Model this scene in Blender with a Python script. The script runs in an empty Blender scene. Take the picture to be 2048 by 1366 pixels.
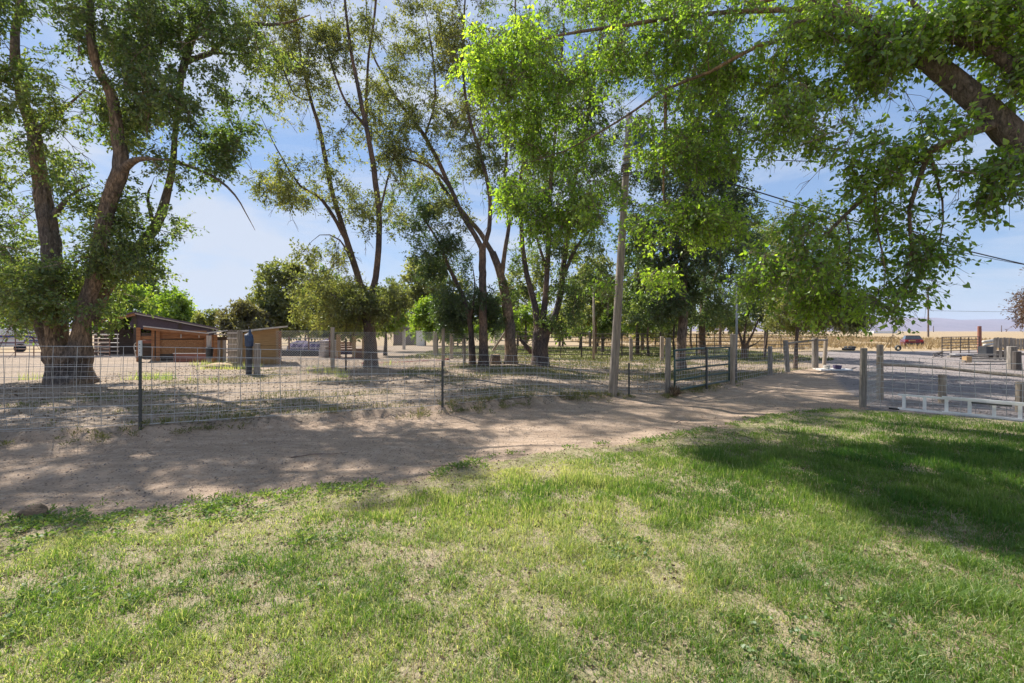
import bpy, math, random
import numpy as np
from mathutils import Vector, Matrix, Quaternion

# ------------------------------------------------------------------ camera, sky, sun, exposure
S = bpy.context.scene
F, CXP, HY, CH = 900.0, 1024.0, 662.0, 1.6        # focal length in picture units, centre, horizon row, eye height
cd = bpy.data.cameras.new('camera'); cam = bpy.data.objects.new('camera', cd)
S.collection.objects.link(cam); S.camera = cam
cam.location = (0, 0, CH); cam.rotation_euler = (math.radians(90), 0, 0)
cd.sensor_width = 36; cd.lens = F / 2048 * 36; cd.shift_y = -21 / 2048
cd.clip_start = 0.05; cd.clip_end = 30000

SUN_EL = math.radians(47)
SUN_AZ = math.radians(45)                          # from +Y towards -X
sund = Vector((-math.sin(SUN_AZ) * math.cos(SUN_EL), math.cos(SUN_AZ) * math.cos(SUN_EL), math.sin(SUN_EL)))
W = bpy.data.worlds.new('World'); S.world = W; W.use_nodes = True
nt = W.node_tree; nt.nodes.clear()
out = nt.nodes.new('ShaderNodeOutputWorld'); bg = nt.nodes.new('ShaderNodeBackground')
sky = nt.nodes.new('ShaderNodeTexSky'); sky.sky_type = 'NISHITA'; sky.sun_disc = False
sky.sun_elevation = SUN_EL; sky.sun_rotation = -SUN_AZ
sky.air_density = 1.0; sky.dust_density = 0.1; sky.ozone_density = 1.6
tc = nt.nodes.new('ShaderNodeTexCoord'); mp = nt.nodes.new('ShaderNodeMapping')
mp.inputs['Scale'].default_value = (1.0, 1.0, 3.2); mp.inputs['Location'].default_value = (0.35, 0.1, 0.2)
nz = nt.nodes.new('ShaderNodeTexNoise'); nz.inputs['Scale'].default_value = 1.7; nz.inputs['Detail'].default_value = 7
nz.inputs['Roughness'].default_value = 0.58; nz.inputs['Distortion'].default_value = 0.5
rp = nt.nodes.new('ShaderNodeValToRGB')
rp.color_ramp.elements[0].position = 0.42; rp.color_ramp.elements[0].color = (0, 0, 0, 1)
rp.color_ramp.elements[1].position = 0.60; rp.color_ramp.elements[1].color = (0.85, 0.85, 0.85, 1)
mx = nt.nodes.new('ShaderNodeMix'); mx.data_type = 'RGBA'
mx.inputs['B'].default_value = (5.3, 5.7, 6.5, 1)
tn = nt.nodes.new('ShaderNodeMix'); tn.data_type = 'RGBA'; tn.blend_type = 'MULTIPLY'; tn.inputs['Factor'].default_value = 1
tn.inputs['B'].default_value = (1.0, 1.0, 1.0, 1)
L = nt.links.new
L(tc.outputs['Generated'], mp.inputs['Vector']); L(mp.outputs['Vector'], nz.inputs['Vector'])
L(nz.outputs['Fac'], rp.inputs['Fac']); L(rp.outputs['Color'], mx.inputs['Factor'])
ve = nt.nodes.new('ShaderNodeMix'); ve.data_type = 'RGBA'; ve.inputs['Factor'].default_value = .62      # thin even veil of high cloud
ve.inputs['B'].default_value = (2.35, 3.65, 6.2, 1)
L(sky.outputs['Color'], tn.inputs['A']); L(tn.outputs['Result'], ve.inputs['A']); L(ve.outputs['Result'], mx.inputs['A'])
L(mx.outputs['Result'], bg.inputs['Color']); L(bg.outputs['Background'], out.inputs['Surface'])
bg.inputs['Strength'].default_value = 0.07
sl = bpy.data.lights.new('sun', 'SUN'); sun = bpy.data.objects.new('sun', sl); S.collection.objects.link(sun)
sl.energy = 5.0; sl.angle = math.radians(0.5); sl.color = (1.0, 0.945, 0.86)
sun.rotation_euler = (-sund).to_track_quat('-Z', 'Y').to_euler(); sun.location = (-20, 20, 40)
S.view_settings.view_transform = 'Standard'; S.view_settings.look = 'None'
S.view_settings.gamma = 1; S.view_settings.use_curve_mapping = False
S.view_settings.exposure = 0.98
S.render.engine = 'CYCLES'
S.cycles.max_bounces = 7; S.cycles.diffuse_bounces = 4; S.cycles.transmission_bounces = 5; S.cycles.volume_bounces = 0

# ------------------------------------------------------------------ helpers
rng = np.random.default_rng(7)
random.seed(7)
COL = S.collection

def _h3(ix, iy, iz, seed):
    n = (ix.astype(np.int64) * 374761393 + iy.astype(np.int64) * 668265263 + iz.astype(np.int64) * 2147483647 + seed * 974711) & 0xffffffff
    n = ((n ^ (n >> 13)) * 1274126177) & 0xffffffff
    n = n ^ (n >> 16)
    return (n & 0xffff) / 65535.0

def vnoise(x, y, z=None, seed=0):
    x = np.asarray(x, float); y = np.asarray(y, float)
    z = np.zeros_like(x) if z is None else np.asarray(z, float)
    ix, iy, iz = np.floor(x), np.floor(y), np.floor(z)
    fx, fy, fz = x - ix, y - iy, z - iz
    fx = fx * fx * (3 - 2 * fx); fy = fy * fy * (3 - 2 * fy); fz = fz * fz * (3 - 2 * fz)
    r = 0
    for dx in (0, 1):
        for dy in (0, 1):
            for dz in (0, 1):
                w = (fx if dx else 1 - fx) * (fy if dy else 1 - fy) * (fz if dz else 1 - fz)
                r = r + w * _h3(ix + dx, iy + dy, iz + dz, seed)
    return r

def fbm(x, y, z=None, seed=0, o=4):
    r, a, t = 0, 1.0, 0
    for k in range(o):
        r = r + a * vnoise(np.asarray(x) * 2 ** k, np.asarray(y) * 2 ** k, None if z is None else np.asarray(z) * 2 ** k, seed + k)
        t += a; a *= 0.5
    return r / t

def pix(x, y, d):                                  # the place seen at (x, y) that lies d metres in front
    return np.array([(x - CXP) / F * d, d, CH - (y - HY) / F * d])
def gp(x, y):                                      # the place on flat ground seen at (x, y)
    d = CH * F / (y - HY)
    return np.array([(x - CXP) / F * d, d])

def tag(o, label=None, cat=None, group=None, kind=None):
    if label: o['label'] = label
    if cat: o['category'] = cat
    if group: o['group'] = group
    if kind: o['kind'] = kind
    return o

def empty(name, loc=(0, 0, 0), rz=0, label=None, cat=None, group=None):
    o = bpy.data.objects.new(name, None); COL.objects.link(o)
    o.location = loc; o.rotation_euler = (0, 0, rz); o.empty_display_size = 0.2
    return tag(o, label, cat, group)

def link_mesh(name, me, parent=None):
    o = bpy.data.objects.new(name, me); COL.objects.link(o)
    if parent is not None:
        o.parent = parent
    return o

def world_child(o, parent):                        # geometry given in world coordinates under a placed Empty
    o.parent = parent
    o.matrix_parent_inverse = Matrix.LocRotScale(parent.location, parent.rotation_euler, None).inverted()
    return o

class MB:
    """collects polygons; build() links them as one mesh object"""
    def __init__(s): s.v = []; s.f = []; s.n = 0
    def add(s, vs, fs):
        b = s.n
        s.v.extend([tuple(map(float, p)) for p in vs]); s.n += len(vs)
        s.f.extend([tuple(i + b for i in f) for f in fs])
    def box(s, c, size, rz=0, tilt=None):
        x, y, z = (k / 2 for k in size)
        P = [Vector((a * x, b * y, d * z)) for d in (-1, 1) for b in (-1, 1) for a in (-1, 1)]
        R = Matrix.Rotation(rz, 3, 'Z')
        if tilt is not None: R = R @ tilt
        P = [R @ p + Vector(c) for p in P]
        s.add(P, [(0, 2, 3, 1), (4, 5, 7, 6), (0, 1, 5, 4), (2, 6, 7, 3), (0, 4, 6, 2), (1, 3, 7, 5)])
        return s
    def beam(s, a, b, w, h, up=(0, 0, 1)):
        a, b = Vector(a), Vector(b); d = (b - a).normalized(); up = Vector(up)
        if abs(d.dot(up)) > .98: up = Vector((0, 1, 0))
        sd = d.cross(up).normalized(); u = sd.cross(d)
        P = [q + sd * (i * w / 2) + u * (j * h / 2) for q in (a, b) for j in (-1, 1) for i in (-1, 1)]
        s.add(P, [(0, 1, 3, 2), (4, 6, 7, 5), (0, 4, 5, 1), (2, 3, 7, 6), (0, 2, 6, 4), (1, 5, 7, 3)])
        return s
    def tube(s, pts, r, n=6, cap=True, disp=None, squash=1):
        pts = np.array(pts, float)
        r = np.full(len(pts), r) if np.isscalar(r) else np.array(r, float)
        V = tube_verts(pts, r, n, disp)
        m = len(pts); fs = []
        for i in range(m - 1):
            for k in range(n):
                k2 = (k + 1) % n
                fs.append((i * n + k, i * n + k2, (i + 1) * n + k2, (i + 1) * n + k))
        if cap:
            fs.append(tuple(range(n - 1, -1, -1))); fs.append(tuple((m - 1) * n + k for k in range(n)))
        s.add(V, fs)
        return s
    def prism(s, poly, y0, y1):                     # polygon in x-z, extruded along y
        n = len(poly)
        P = [(x, y0, z) for x, z in poly] + [(x, y1, z) for x, z in poly]
        s.add(P, [tuple(range(n)), tuple(range(2 * n - 1, n - 1, -1))] + [(i, (i + n), (i + 1) % n + n, (i + 1) % n) for i in range(n)])
        return s
    def build(s, name, m, parent=None, smooth=False, world=False):
        me = bpy.data.meshes.new(name); me.from_pydata(s.v, [], s.f); me.materials.append(m)
        if smooth: me.polygons.foreach_set('use_smooth', [True] * len(me.polygons))
        me.update()
        o = link_mesh(name, me)
        if parent is not None:
            if world: world_child(o, parent)
            else: o.parent = parent
        return o

def tube_verts(pts, r, n, disp=None):
    T = np.gradient(pts, axis=0); T /= np.linalg.norm(T, axis=1)[:, None] + 1e-9
    up = np.array([0.0, 1.0, 0.0]) if abs(T[0, 1]) < .8 else np.array([1.0, 0, 0])
    N = np.zeros_like(pts); N[0] = np.cross(T[0], up); N[0] /= np.linalg.norm(N[0])
    for i in range(1, len(pts)):
        v = N[i - 1] - T[i] * np.dot(N[i - 1], T[i]); N[i] = v / (np.linalg.norm(v) + 1e-9)
    B = np.cross(T, N)
    a = np.arange(n) / n * 2 * np.pi
    rr = np.repeat(r[:, None], n, 1)
    if disp is not None: rr = rr * disp(a[None, :], np.concatenate([[0], np.cumsum(np.linalg.norm(np.diff(pts, axis=0), axis=1))])[:, None], r[:, None])
    V = pts[:, None] + rr[:, :, None] * (np.cos(a)[None, :, None] * N[:, None] + np.sin(a)[None, :, None] * B[:, None])
    return V.reshape(-1, 3)

class Bark:
    """numpy collector for many tubes"""
    def __init__(s): s.V = []; s.Q = []; s.n = 0
    def tube(s, pts, r, n, disp=None):
        pts = np.asarray(pts, float); V = tube_verts(pts, np.asarray(r, float), n, disp); m = len(pts)
        i = np.arange(m - 1)[:, None] * n; k = np.arange(n)[None]; k2 = (k + 1) % n
        q = np.stack([i + k, i + k2, i + n + k2, i + n + k], -1).reshape(-1, 4) + s.n
        s.V.append(V); s.Q.append(q); s.n += len(V)
    def build(s, name, m, parent=None, smooth=True):
        return np_mesh(name, np.concatenate(s.V), np.concatenate(s.Q), m, parent, smooth=smooth)

def np_mesh(name, V, Fc, m, parent=None, tint=None, smooth=False):
    k = Fc.shape[1]; me = bpy.data.meshes.new(name)
    me.vertices.add(len(V)); me.vertices.foreach_set('co', V.astype(np.float32).ravel())
    me.loops.add(Fc.size); me.loops.foreach_set('vertex_index', Fc.astype(np.int32).ravel())
    me.polygons.add(len(Fc)); me.polygons.foreach_set('loop_start', np.arange(0, Fc.size, k, dtype=np.int32))
    me.polygons.foreach_set('use_smooth', np.full(len(Fc), smooth))
    me.update(calc_edges=True)
    if tint is not None:
        a = me.attributes.new('tint', 'FLOAT', 'POINT'); a.data.foreach_set('value', tint.astype(np.float32))
    me.materials.append(m)
    o = link_mesh(name, me)
    if parent is not None: world_child(o, parent)
    return o

# ------------------------------------------------------------------ materials
def _new(name):
    m = bpy.data.materials.new(name); m.use_nodes = True; t = m.node_tree
    return m, t, t.nodes['Principled BSDF'], t.nodes, t.links.new

def surf(name, c1, c2=None, scale=8, rough=0.75, bump=0.3, stretch=(1, 1, 1), metal=0, c3=None, fine=60, dist=0.01, detail=6):
    m, t, p, N, K = _new(name)
    c2 = c2 or tuple(v * .75 for v in c1)
    tc = N.new('ShaderNodeTexCoord'); mp = N.new('ShaderNodeMapping'); mp.inputs['Scale'].default_value = stretch
    nz = N.new('ShaderNodeTexNoise'); nz.inputs['Scale'].default_value = scale; nz.inputs['Detail'].default_value = detail; nz.inputs['Roughness'].default_value = .65
    K(tc.outputs['Object'], mp.inputs['Vector']); K(mp.outputs['Vector'], nz.inputs['Vector'])
    r = N.new('ShaderNodeValToRGB'); e = r.color_ramp.elements
    e[0].position = .33; e[0].color = (*c2, 1); e[1].position = .67; e[1].color = (*c1, 1)
    if c3: k = e.new(.5); k.color = (*c3, 1)
    K(nz.outputs['Fac'], r.inputs['Fac']); K(r.outputs['Color'], p.inputs['Base Color'])
    p.inputs['Roughness'].default_value = rough; p.inputs['Metallic'].default_value = metal
    if bump:
        n2 = N.new('ShaderNodeTexNoise'); n2.inputs['Scale'].default_value = fine; n2.inputs['Detail'].default_value = 4
        K(mp.outputs['Vector'], n2.inputs['Vector'])
        b = N.new('ShaderNodeBump'); b.inputs['Strength'].default_value = bump; b.inputs['Distance'].default_value = dist
        K(n2.outputs['Fac'], b.inputs['Height']); K(b.outputs['Normal'], p.inputs['Normal'])
    return m

def wood(name, c1, c2, rough=.8, axis='z', c3=None):
    st = {'z': (14, 14, 1.2), 'x': (1.2, 14, 14), 'y': (14, 1.2, 14)}[axis]
    return surf(name, c1, c2, scale=2.2, rough=rough, bump=.6, stretch=st, c3=c3, fine=6, dist=.006)

def leaf_mat(name, dark, mid, light, trans=.45, gloss=.06, tm=(2.3, 2.4, 1.0)):
    m, t, p, N, K = _new(name); N.remove(p); o = N['Material Output']
    at = N.new('ShaderNodeAttribute'); at.attribute_name = 'tint'
    r = N.new('ShaderNodeValToRGB'); e = r.color_ramp.elements
    e[0].position = 0; e[0].color = (*dark, 1); e[1].position = 1; e[1].color = (*light, 1); k = e.new(.5); k.color = (*mid, 1)
    K(at.outputs['Fac'], r.inputs['Fac'])
    g = N.new('ShaderNodeMix'); g.data_type = 'RGBA'; g.blend_type = 'MULTIPLY'; g.inputs['Factor'].default_value = 1
    g.inputs['B'].default_value = (*tm, 1); K(r.outputs['Color'], g.inputs['A'])
    d = N.new('ShaderNodeBsdfDiffuse'); tr = N.new('ShaderNodeBsdfTranslucent'); gl = N.new('ShaderNodeBsdfGlossy')
    gl.inputs['Roughness'].default_value = .5; gl.inputs['Color'].default_value = (.9, .95, .9, 1)
    K(r.outputs['Color'], d.inputs['Color']); K(g.outputs['Result'], tr.inputs['Color'])
    a = N.new('ShaderNodeMixShader'); a.inputs['Fac'].default_value = trans
    K(d.outputs[0], a.inputs[1]); K(tr.outputs[0], a.inputs[2])
    b = N.new('ShaderNodeMixShader'); b.inputs['Fac'].default_value = gloss
    K(a.outputs[0], b.inputs[1]); K(gl.outputs[0], b.inputs[2]); K(b.outputs[0], o.inputs['Surface'])
    return m

def bark_mat(name, c1, c2, c3, sc=1.0):
    m, t, p, N, K = _new(name)
    tc = N.new('ShaderNodeTexCoord'); mp = N.new('ShaderNodeMapping'); mp.inputs['Scale'].default_value = (8 * sc, 8 * sc, 2.4 * sc)
    K(tc.outputs['Object'], mp.inputs['Vector'])
    nz = N.new('ShaderNodeTexNoise'); nz.inputs['Scale'].default_value = 2.2; nz.inputs['Detail'].default_value = 8; nz.inputs['Roughness'].default_value = .7; nz.inputs['Distortion'].default_value = .8
    K(mp.outputs['Vector'], nz.inputs['Vector'])
    r = N.new('ShaderNodeValToRGB'); e = r.color_ramp.elements
    e[0].position = .34; e[0].color = (*c1, 1); e[1].position = .7; e[1].color = (*c3, 1); k = e.new(.5); k.color = (*c2, 1)
    K(nz.outputs['Fac'], r.inputs['Fac'])
    n2 = N.new('ShaderNodeTexNoise'); n2.inputs['Scale'].default_value = .9; n2.inputs['Detail'].default_value = 3; K(tc.outputs['Object'], n2.inputs['Vector'])
    r2 = N.new('ShaderNodeValToRGB'); r2.color_ramp.elements[0].color = (.65, .65, .72, 1); r2.color_ramp.elements[1].color = (1.45, 1.2, .95, 1)
    r2.color_ramp.elements[0].position = .4; r2.color_ramp.elements[1].position = .62
    K(n2.outputs['Fac'], r2.inputs['Fac'])
    g = N.new('ShaderNodeMix'); g.data_type = 'RGBA'; g.blend_type = 'MULTIPLY'; g.inputs['Factor'].default_value = 1
    K(r.outputs['Color'], g.inputs['A']); K(r2.outputs['Color'], g.inputs['B']); K(g.outputs['Result'], p.inputs['Base Color'])
    p.inputs['Roughness'].default_value = .9
    b = N.new('ShaderNodeBump'); b.inputs['Strength'].default_value = 1; b.inputs['Distance'].default_value = .06
    K(nz.outputs['Fac'], b.inputs['Height']); K(b.outputs['Normal'], p.inputs['Normal'])
    return m

def ground_mat(name, a, b, c, spk=(.1, .07, .05), spk_amt=.3, sc=1.0, bump=.8, track=0.0, speck2=None):
    """a/b large patches, c finer mottling, spk small dark crumbs"""
    m, t, p, N, K = _new(name)
    g = N.new('ShaderNodeNewGeometry')
    def noise(s, d=5, r=.6, st=None):
        n = N.new('ShaderNodeTexNoise'); n.inputs['Scale'].default_value = s * sc; n.inputs['Detail'].default_value = d; n.inputs['Roughness'].default_value = r
        if st:
            q = N.new('ShaderNodeMapping'); q.inputs['Scale'].default_value = st; q.inputs['Rotation'].default_value = (0, 0, .45)
            K(g.outputs['Position'], q.inputs['Vector']); K(q.outputs['Vector'], n.inputs['Vector'])
        else: K(g.outputs['Position'], n.inputs['Vector'])
        return n
    def ramp(src, p0, p1, c0, c1):
        r = N.new('ShaderNodeValToRGB'); r.color_ramp.elements[0].position = p0; r.color_ramp.elements[1].position = p1
        r.color_ramp.elements[0].color = (*c0, 1); r.color_ramp.elements[1].color = (*c1, 1); K(src, r.inputs['Fac']); return r.outputs['Color']
    def mix(f, A, B, mode='MIX'):
        q = N.new('ShaderNodeMix'); q.data_type = 'RGBA'; q.blend_type = mode
        if isinstance(f, float): q.inputs['Factor'].default_value = f
        else: K(f, q.inputs['Factor'])
        K(A, q.inputs['A'])
        if isinstance(B, tuple): q.inputs['B'].default_value = (*B, 1)
        else: K(B, q.inputs['B'])
        return q.outputs['Result']
    big = noise(.8, 6, .65); mid = noise(7, 6, .7); fine = noise(45, 4, .7); stre = noise(2.2, 6, .7, (.35, 2.6, 1))
    col = ramp(big.outputs['Fac'], .38, .62, a, b)
    col = mix(ramp(mid.outputs['Fac'], .48, .66, (0, 0, 0), (1, 1, 1)), col, c)
    if track: col = mix(ramp(stre.outputs['Fac'], .45, .7, (0, 0, 0), (track,) * 3), col, tuple(v * .62 for v in a))
    col = mix(ramp(fine.outputs['Fac'], .35, .7, (0, 0, 0), (.35, .35, .35)), col, tuple(min(.75, v * 1.45) for v in a))
    vo = N.new('ShaderNodeTexVoronoi'); vo.inputs['Scale'].default_value = 26 * sc; vo.inputs['Randomness'].default_value = 1; K(g.outputs['Position'], vo.inputs['Vector'])
    th = N.new('ShaderNodeMath'); th.operation = 'LESS_THAN'; th.inputs[1].default_value = spk_amt; K(vo.outputs['Distance'], th.inputs[0])
    n3 = noise(11, 3); th2 = N.new('ShaderNodeMath'); th2.operation = 'GREATER_THAN'; th2.inputs[1].default_value = .5; K(n3.outputs['Fac'], th2.inputs[0])
    mm = N.new('ShaderNodeMath'); mm.operation = 'MULTIPLY'; K(th.outputs[0], mm.inputs[0]); K(th2.outputs[0], mm.inputs[1])
    m3 = N.new('ShaderNodeMath'); m3.operation = 'MULTIPLY'; m3.inputs[1].default_value = .75; K(mm.outputs[0], m3.inputs[0])
    col = mix(m3.outputs[0], col, spk)
    K(col, p.inputs['Base Color']); p.inputs['Roughness'].default_value = .95
    try: p.inputs['Specular IOR Level'].default_value = .15
    except KeyError: pass
    ad = N.new('ShaderNodeMath'); ad.operation = 'ADD'; K(mid.outputs['Fac'], ad.inputs[0]); K(fine.outputs['Fac'], ad.inputs[1])
    bp = N.new('ShaderNodeBump'); bp.inputs['Strength'].default_value = bump; bp.inputs['Distance'].default_value = .03
    K(ad.outputs[0], bp.inputs['Height']); K(bp.outputs['Normal'], p.inputs['Normal'])
    return m

M = {}
M['lane'] = ground_mat('lane_dirt', (.43, .32, .235), (.32, .235, .17), (.50, .39, .30), (.13, .09, .065), .3, track=1.0, bump=1.0)
M['soil'] = ground_mat('lawn_soil', (.34, .28, .18), (.20, .20, .085), (.46, .38, .28), (.10, .09, .04), .34, sc=1.8)
M['corral'] = ground_mat('corral_litter', (.31, .24, .18), (.20, .155, .115), (.37, .295, .235), (.10, .075, .05), .36, sc=.8, track=.6)  # whole ground colour lowered to deepen the paddock's shade
M['gravel'] = ground_mat('gravel', (.235, .205, .195), (.175, .155, .15), (.31, .265, .24), (.16, .13, .115), .3, sc=1.3)
M['plain'] = ground_mat('dry_plain', (.32, .235, .145), (.25, .19, .11), (.38, .29, .19), (.17, .125, .055), .36, sc=.25)
M['pasture'] = ground_mat('green_pasture', (.24, .225, .12), (.18, .18, .08), (.38, .30, .21), (.07, .09, .02), .3, sc=.7)
M['hill'] = ground_mat('bare_hills', (.17, .125, .14), (.12, .09, .11), (.22, .17, .17), (.18, .14, .14), .2, sc=.0025, bump=0)
M['barkA'] = bark_mat('elm_bark', (.045, .036, .03), (.17, .135, .105), (.40, .33, .26))
M['barkB'] = bark_mat('dark_bark', (.035, .027, .025), (.12, .092, .078), (.27, .21, .17), 1.3)
M['barkC'] = bark_mat('maple_bark', (.06, .047, .035), (.21, .165, .12), (.44, .35, .26), 1.5)
M['twig'] = surf('twig_bark', (.24, .17, .13), (.13, .09, .07), 20, .85, .2)
M['leafA'] = leaf_mat('elm_leaf', (.035, .06, .018), (.08, .125, .032), (.20, .22, .07), .5)
M['leafB'] = leaf_mat('olive_leaf', (.07, .085, .03), (.14, .155, .05), (.26, .24, .10), .48)
M['leafC'] = leaf_mat('maple_leaf', (.045, .095, .014), (.13, .21, .024), (.29, .38, .05), .6)
M['leafD'] = leaf_mat('deep_leaf', (.028, .05, .016), (.05, .085, .026), (.13, .155, .05), .42)
M['leafE'] = leaf_mat('lime_leaf', (.09, .15, .018), (.16, .23, .025), (.27, .30, .05), .5)
M['leafR'] = leaf_mat('plum_leaf', (.06, .03, .03), (.12, .06, .05), (.18, .12, .08), .4)
M['leafM'] = leaf_mat('brown_green_leaf', (.06, .05, .03), (.12, .105, .055), (.22, .21, .09), .42)
M['grass'] = leaf_mat('grass_blade', (.05, .12, .02), (.15, .215, .045), (.52, .46, .26), .42, .03, (1.75, 2.0, .9))
M['weed'] = leaf_mat('weed_leaf', (.06, .11, .03), (.11, .17, .05), (.22, .25, .10), .38, .03)
M['drygrass'] = leaf_mat('dry_grass', (.08, .115, .03), (.19, .19, .07), (.42, .33, .2), .3, .02, (1.3, 1.3, .9))
M['straw'] = leaf_mat('straw', (.18, .12, .055), (.31, .215, .11), (.44, .34, .20), .2, .02, (1.2, 1.2, .9))
M['litter'] = leaf_mat('dead_leaf', (.07, .045, .03), (.17, .12, .08), (.36, .28, .20), .2, .02, (1.2, 1.1, .9))
M['galv'] = surf('galvanised_wire', (.50, .49, .47), (.33, .31, .29), 12, .55, 0, metal=.1)
M['wirefine'] = surf('thin_wire', (.50, .48, .45), (.34, .32, .30), 30, .5, 0, metal=.3)
M['tpost'] = surf('dark_steel_post', (.07, .075, .07), (.04, .04, .04), 20, .6, .3)
M['whitetip'] = surf('chalky_paint', (.68, .68, .66), (.50, .50, .48), 20, .7, .1)
M['post'] = wood('weathered_post', (.44, .37, .29), (.20, .16, .125), c3=(.33, .27, .21))
M['polewood'] = wood('pole_wood', (.36, .30, .24), (.15, .12, .10), c3=(.26, .215, .175))
M['greypost'] = wood('old_grey_post', (.35, .31, .27), (.13, .115, .10), c3=(.24, .21, .18))
M['greenpipe'] = surf('green_gate_paint', (.05, .10, .092), (.035, .065, .062), 25, .45, .1)
M['darkpipe'] = surf('dark_rusty_pipe', (.085, .07, .06), (.05, .04, .036), 25, .6, .15)
M['whitepipe'] = surf('white_pipe', (.60, .56, .50), (.42, .38, .33), 12, .55, .1)
M['brownpipe'] = surf('rusty_pipe', (.26, .14, .095), (.15, .08, .055), 12, .7, .1)
M['redpipe'] = surf('red_paint', (.38, .05, .035), (.24, .045, .03), 8, .6, .1)
M['alu'] = surf('aluminium', (.86, .86, .85), (.78, .78, .78), 14, .45, .05)
M['plywood'] = wood('orange_plywood', (.44, .22, .10), (.17, .08, .04), axis='x', c3=(.34, .155, .07))
M['osb'] = surf('strand_board', (.46, .26, .13), (.16, .08, .04), 26, .8, .5, stretch=(1, 1, 1.6), c3=(.38, .19, .085), fine=40)
M['tan'] = wood('tan_board', (.46, .31, .16), (.31, .20, .10), axis='x', c3=(.40, .26, .13))
M['dark_timber'] = wood('dark_board', (.12, .085, .065), (.06, .045, .036), axis='x')  # plain dark brown wood for inner walls, posts and panels
M['plum_shade_metal'] = surf('shade_plum_roof_metal', (.135, .10, .125), (.085, .065, .08), 5, .9, .1, stretch=(6, 1, 1))  # dark plum carries the shade of the barn roof's underside
M['whitewood'] = wood('flaking_white_board', (.66, .60, .58), (.30, .25, .23), c3=(.55, .50, .48))
M['brightroof'] = surf('pale_sheet_roof', (.66, .63, .62), (.48, .45, .44), 7, .5, .1, stretch=(1, 6, 1))
M['redbox'] = wood('red_brown_board', (.34, .13, .085), (.19, .075, .05), axis='x')
M['bluebag'] = surf('blue_plastic', (.045, .08, .16), (.025, .04, .08), 14, .5, .4)
M['darkplastic'] = surf('dark_plastic', (.045, .05, .06), (.025, .027, .032), 9, .5, .1)
M['lilac'] = surf('lilac_tarp', (.12, .09, .17), (.06, .045, .10), 2.5, .95, .3)
M['white'] = surf('white_paint', (.78, .78, .76), (.66, .66, .66), 5, .45, .05)
M['blue'] = surf('blue_stripe_paint', (.045, .06, .30), (.035, .045, .19), 5, .4, .05)
M['glass'] = surf('dark_glass', (.03, .035, .04), (.02, .022, .03), 5, .1, 0)
M['greysiding'] = surf('mauve_siding', (.25, .19, .19), (.20, .155, .16), 4, .8, .1, stretch=(1, 1, 10))
M['carred'] = surf('dark_red_paint', (.13, .012, .018), (.09, .01, .014), 5, .28, 0)
M['rubber'] = surf('rubber', (.03, .03, .032), (.02, .02, .02), 20, .8, .3)
M['rock'] = surf('brown_rock', (.21, .14, .085), (.11, .075, .05), 9, .9, .8, dist=.02)
M['insul'] = surf('grey_metal', (.30, .31, .32), (.22, .23, .24), 12, .5, .1, metal=.4)
M['boxblue'] = surf('blue_box_paint', (.04, .09, .27), (.03, .06, .17), 5, .5, .05)
M['lamp_red'] = surf('tail_lamp', (.5, .04, .03), (.4, .03, .02), 4, .3, 0)
M['leadwire'] = surf('black_cable', (.03, .03, .03), (.02, .02, .02), 4, .6, 0)

# ------------------------------------------------------------------ ground shape and regions
def poly_xy(pts): 
    a = np.array([gp(*p) for p in pts]); return a[:, 0], a[:, 1]
lx, ly = poly_xy([(0, 1045), (200, 1032), (430, 1010), (600, 990), (830, 960), (960, 930), (1130, 905), (1290, 890), (1400, 865), (1560, 835), (1700, 822), (1800, 826), (2048, 848)])
lx = np.concatenate([[-30], lx, [16, 40]]); ly = np.concatenate([[2.0], ly, [4.5, 3]])
fx, fy = poly_xy([(0, 880), (280, 868), (885, 823), (1225, 792), (1335, 790), (1462, 768), (1540, 750), (1640, 735)])
fx = np.concatenate([[-40], fx, [22, 60]]); fy = np.concatenate([[1.0], fy, [30, 34]])
def lawn_edge(x): return np.interp(x, lx, ly)
def fence_edge(x): return np.interp(x, fx, fy)

def hgt(x, y):
    x = np.asarray(x, float); y = np.asarray(y, float)
    z = (fbm(x * .5, y * .5, seed=3, o=3) - .5) * .05 + (fbm(x * 3.1, y * 3.1, seed=5, o=2) - .5) * .014
    le, fe = lawn_edge(x), fence_edge(x)
    near = np.clip((le - y) / .5 + .5, 0, 1)
    z = z + near * (.035 + (fbm(x * 6, y * 6, seed=9, o=2) - .5) * .03)
    lane = np.clip((y - le) / .5, 0, 1) * np.clip((fe - y) / .4, 0, 1)
    z = z - lane * .035
    t = (y - le) / np.maximum(fe - le, .5)
    wob = (fbm(x * .7, y * .2, seed=12, o=2) - .5) * .15
    for c in (.3, .72): z = z - lane * .045 * np.exp(-((t - c + wob) / .09) ** 2)
    bank = np.clip((y - fe + .12 + (fbm(x * 2.5, y * 0, seed=21, o=2) - .5) * .3) / .12, 0, 1) * np.clip((2.5 - x) / 2, 0, 1)
    z = z + bank * .12
    far = np.clip((np.maximum(np.abs(x - 4) - 38, y - 46)) / 10, 0, 1)
    return z * (1 - far) - far * .52

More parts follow.
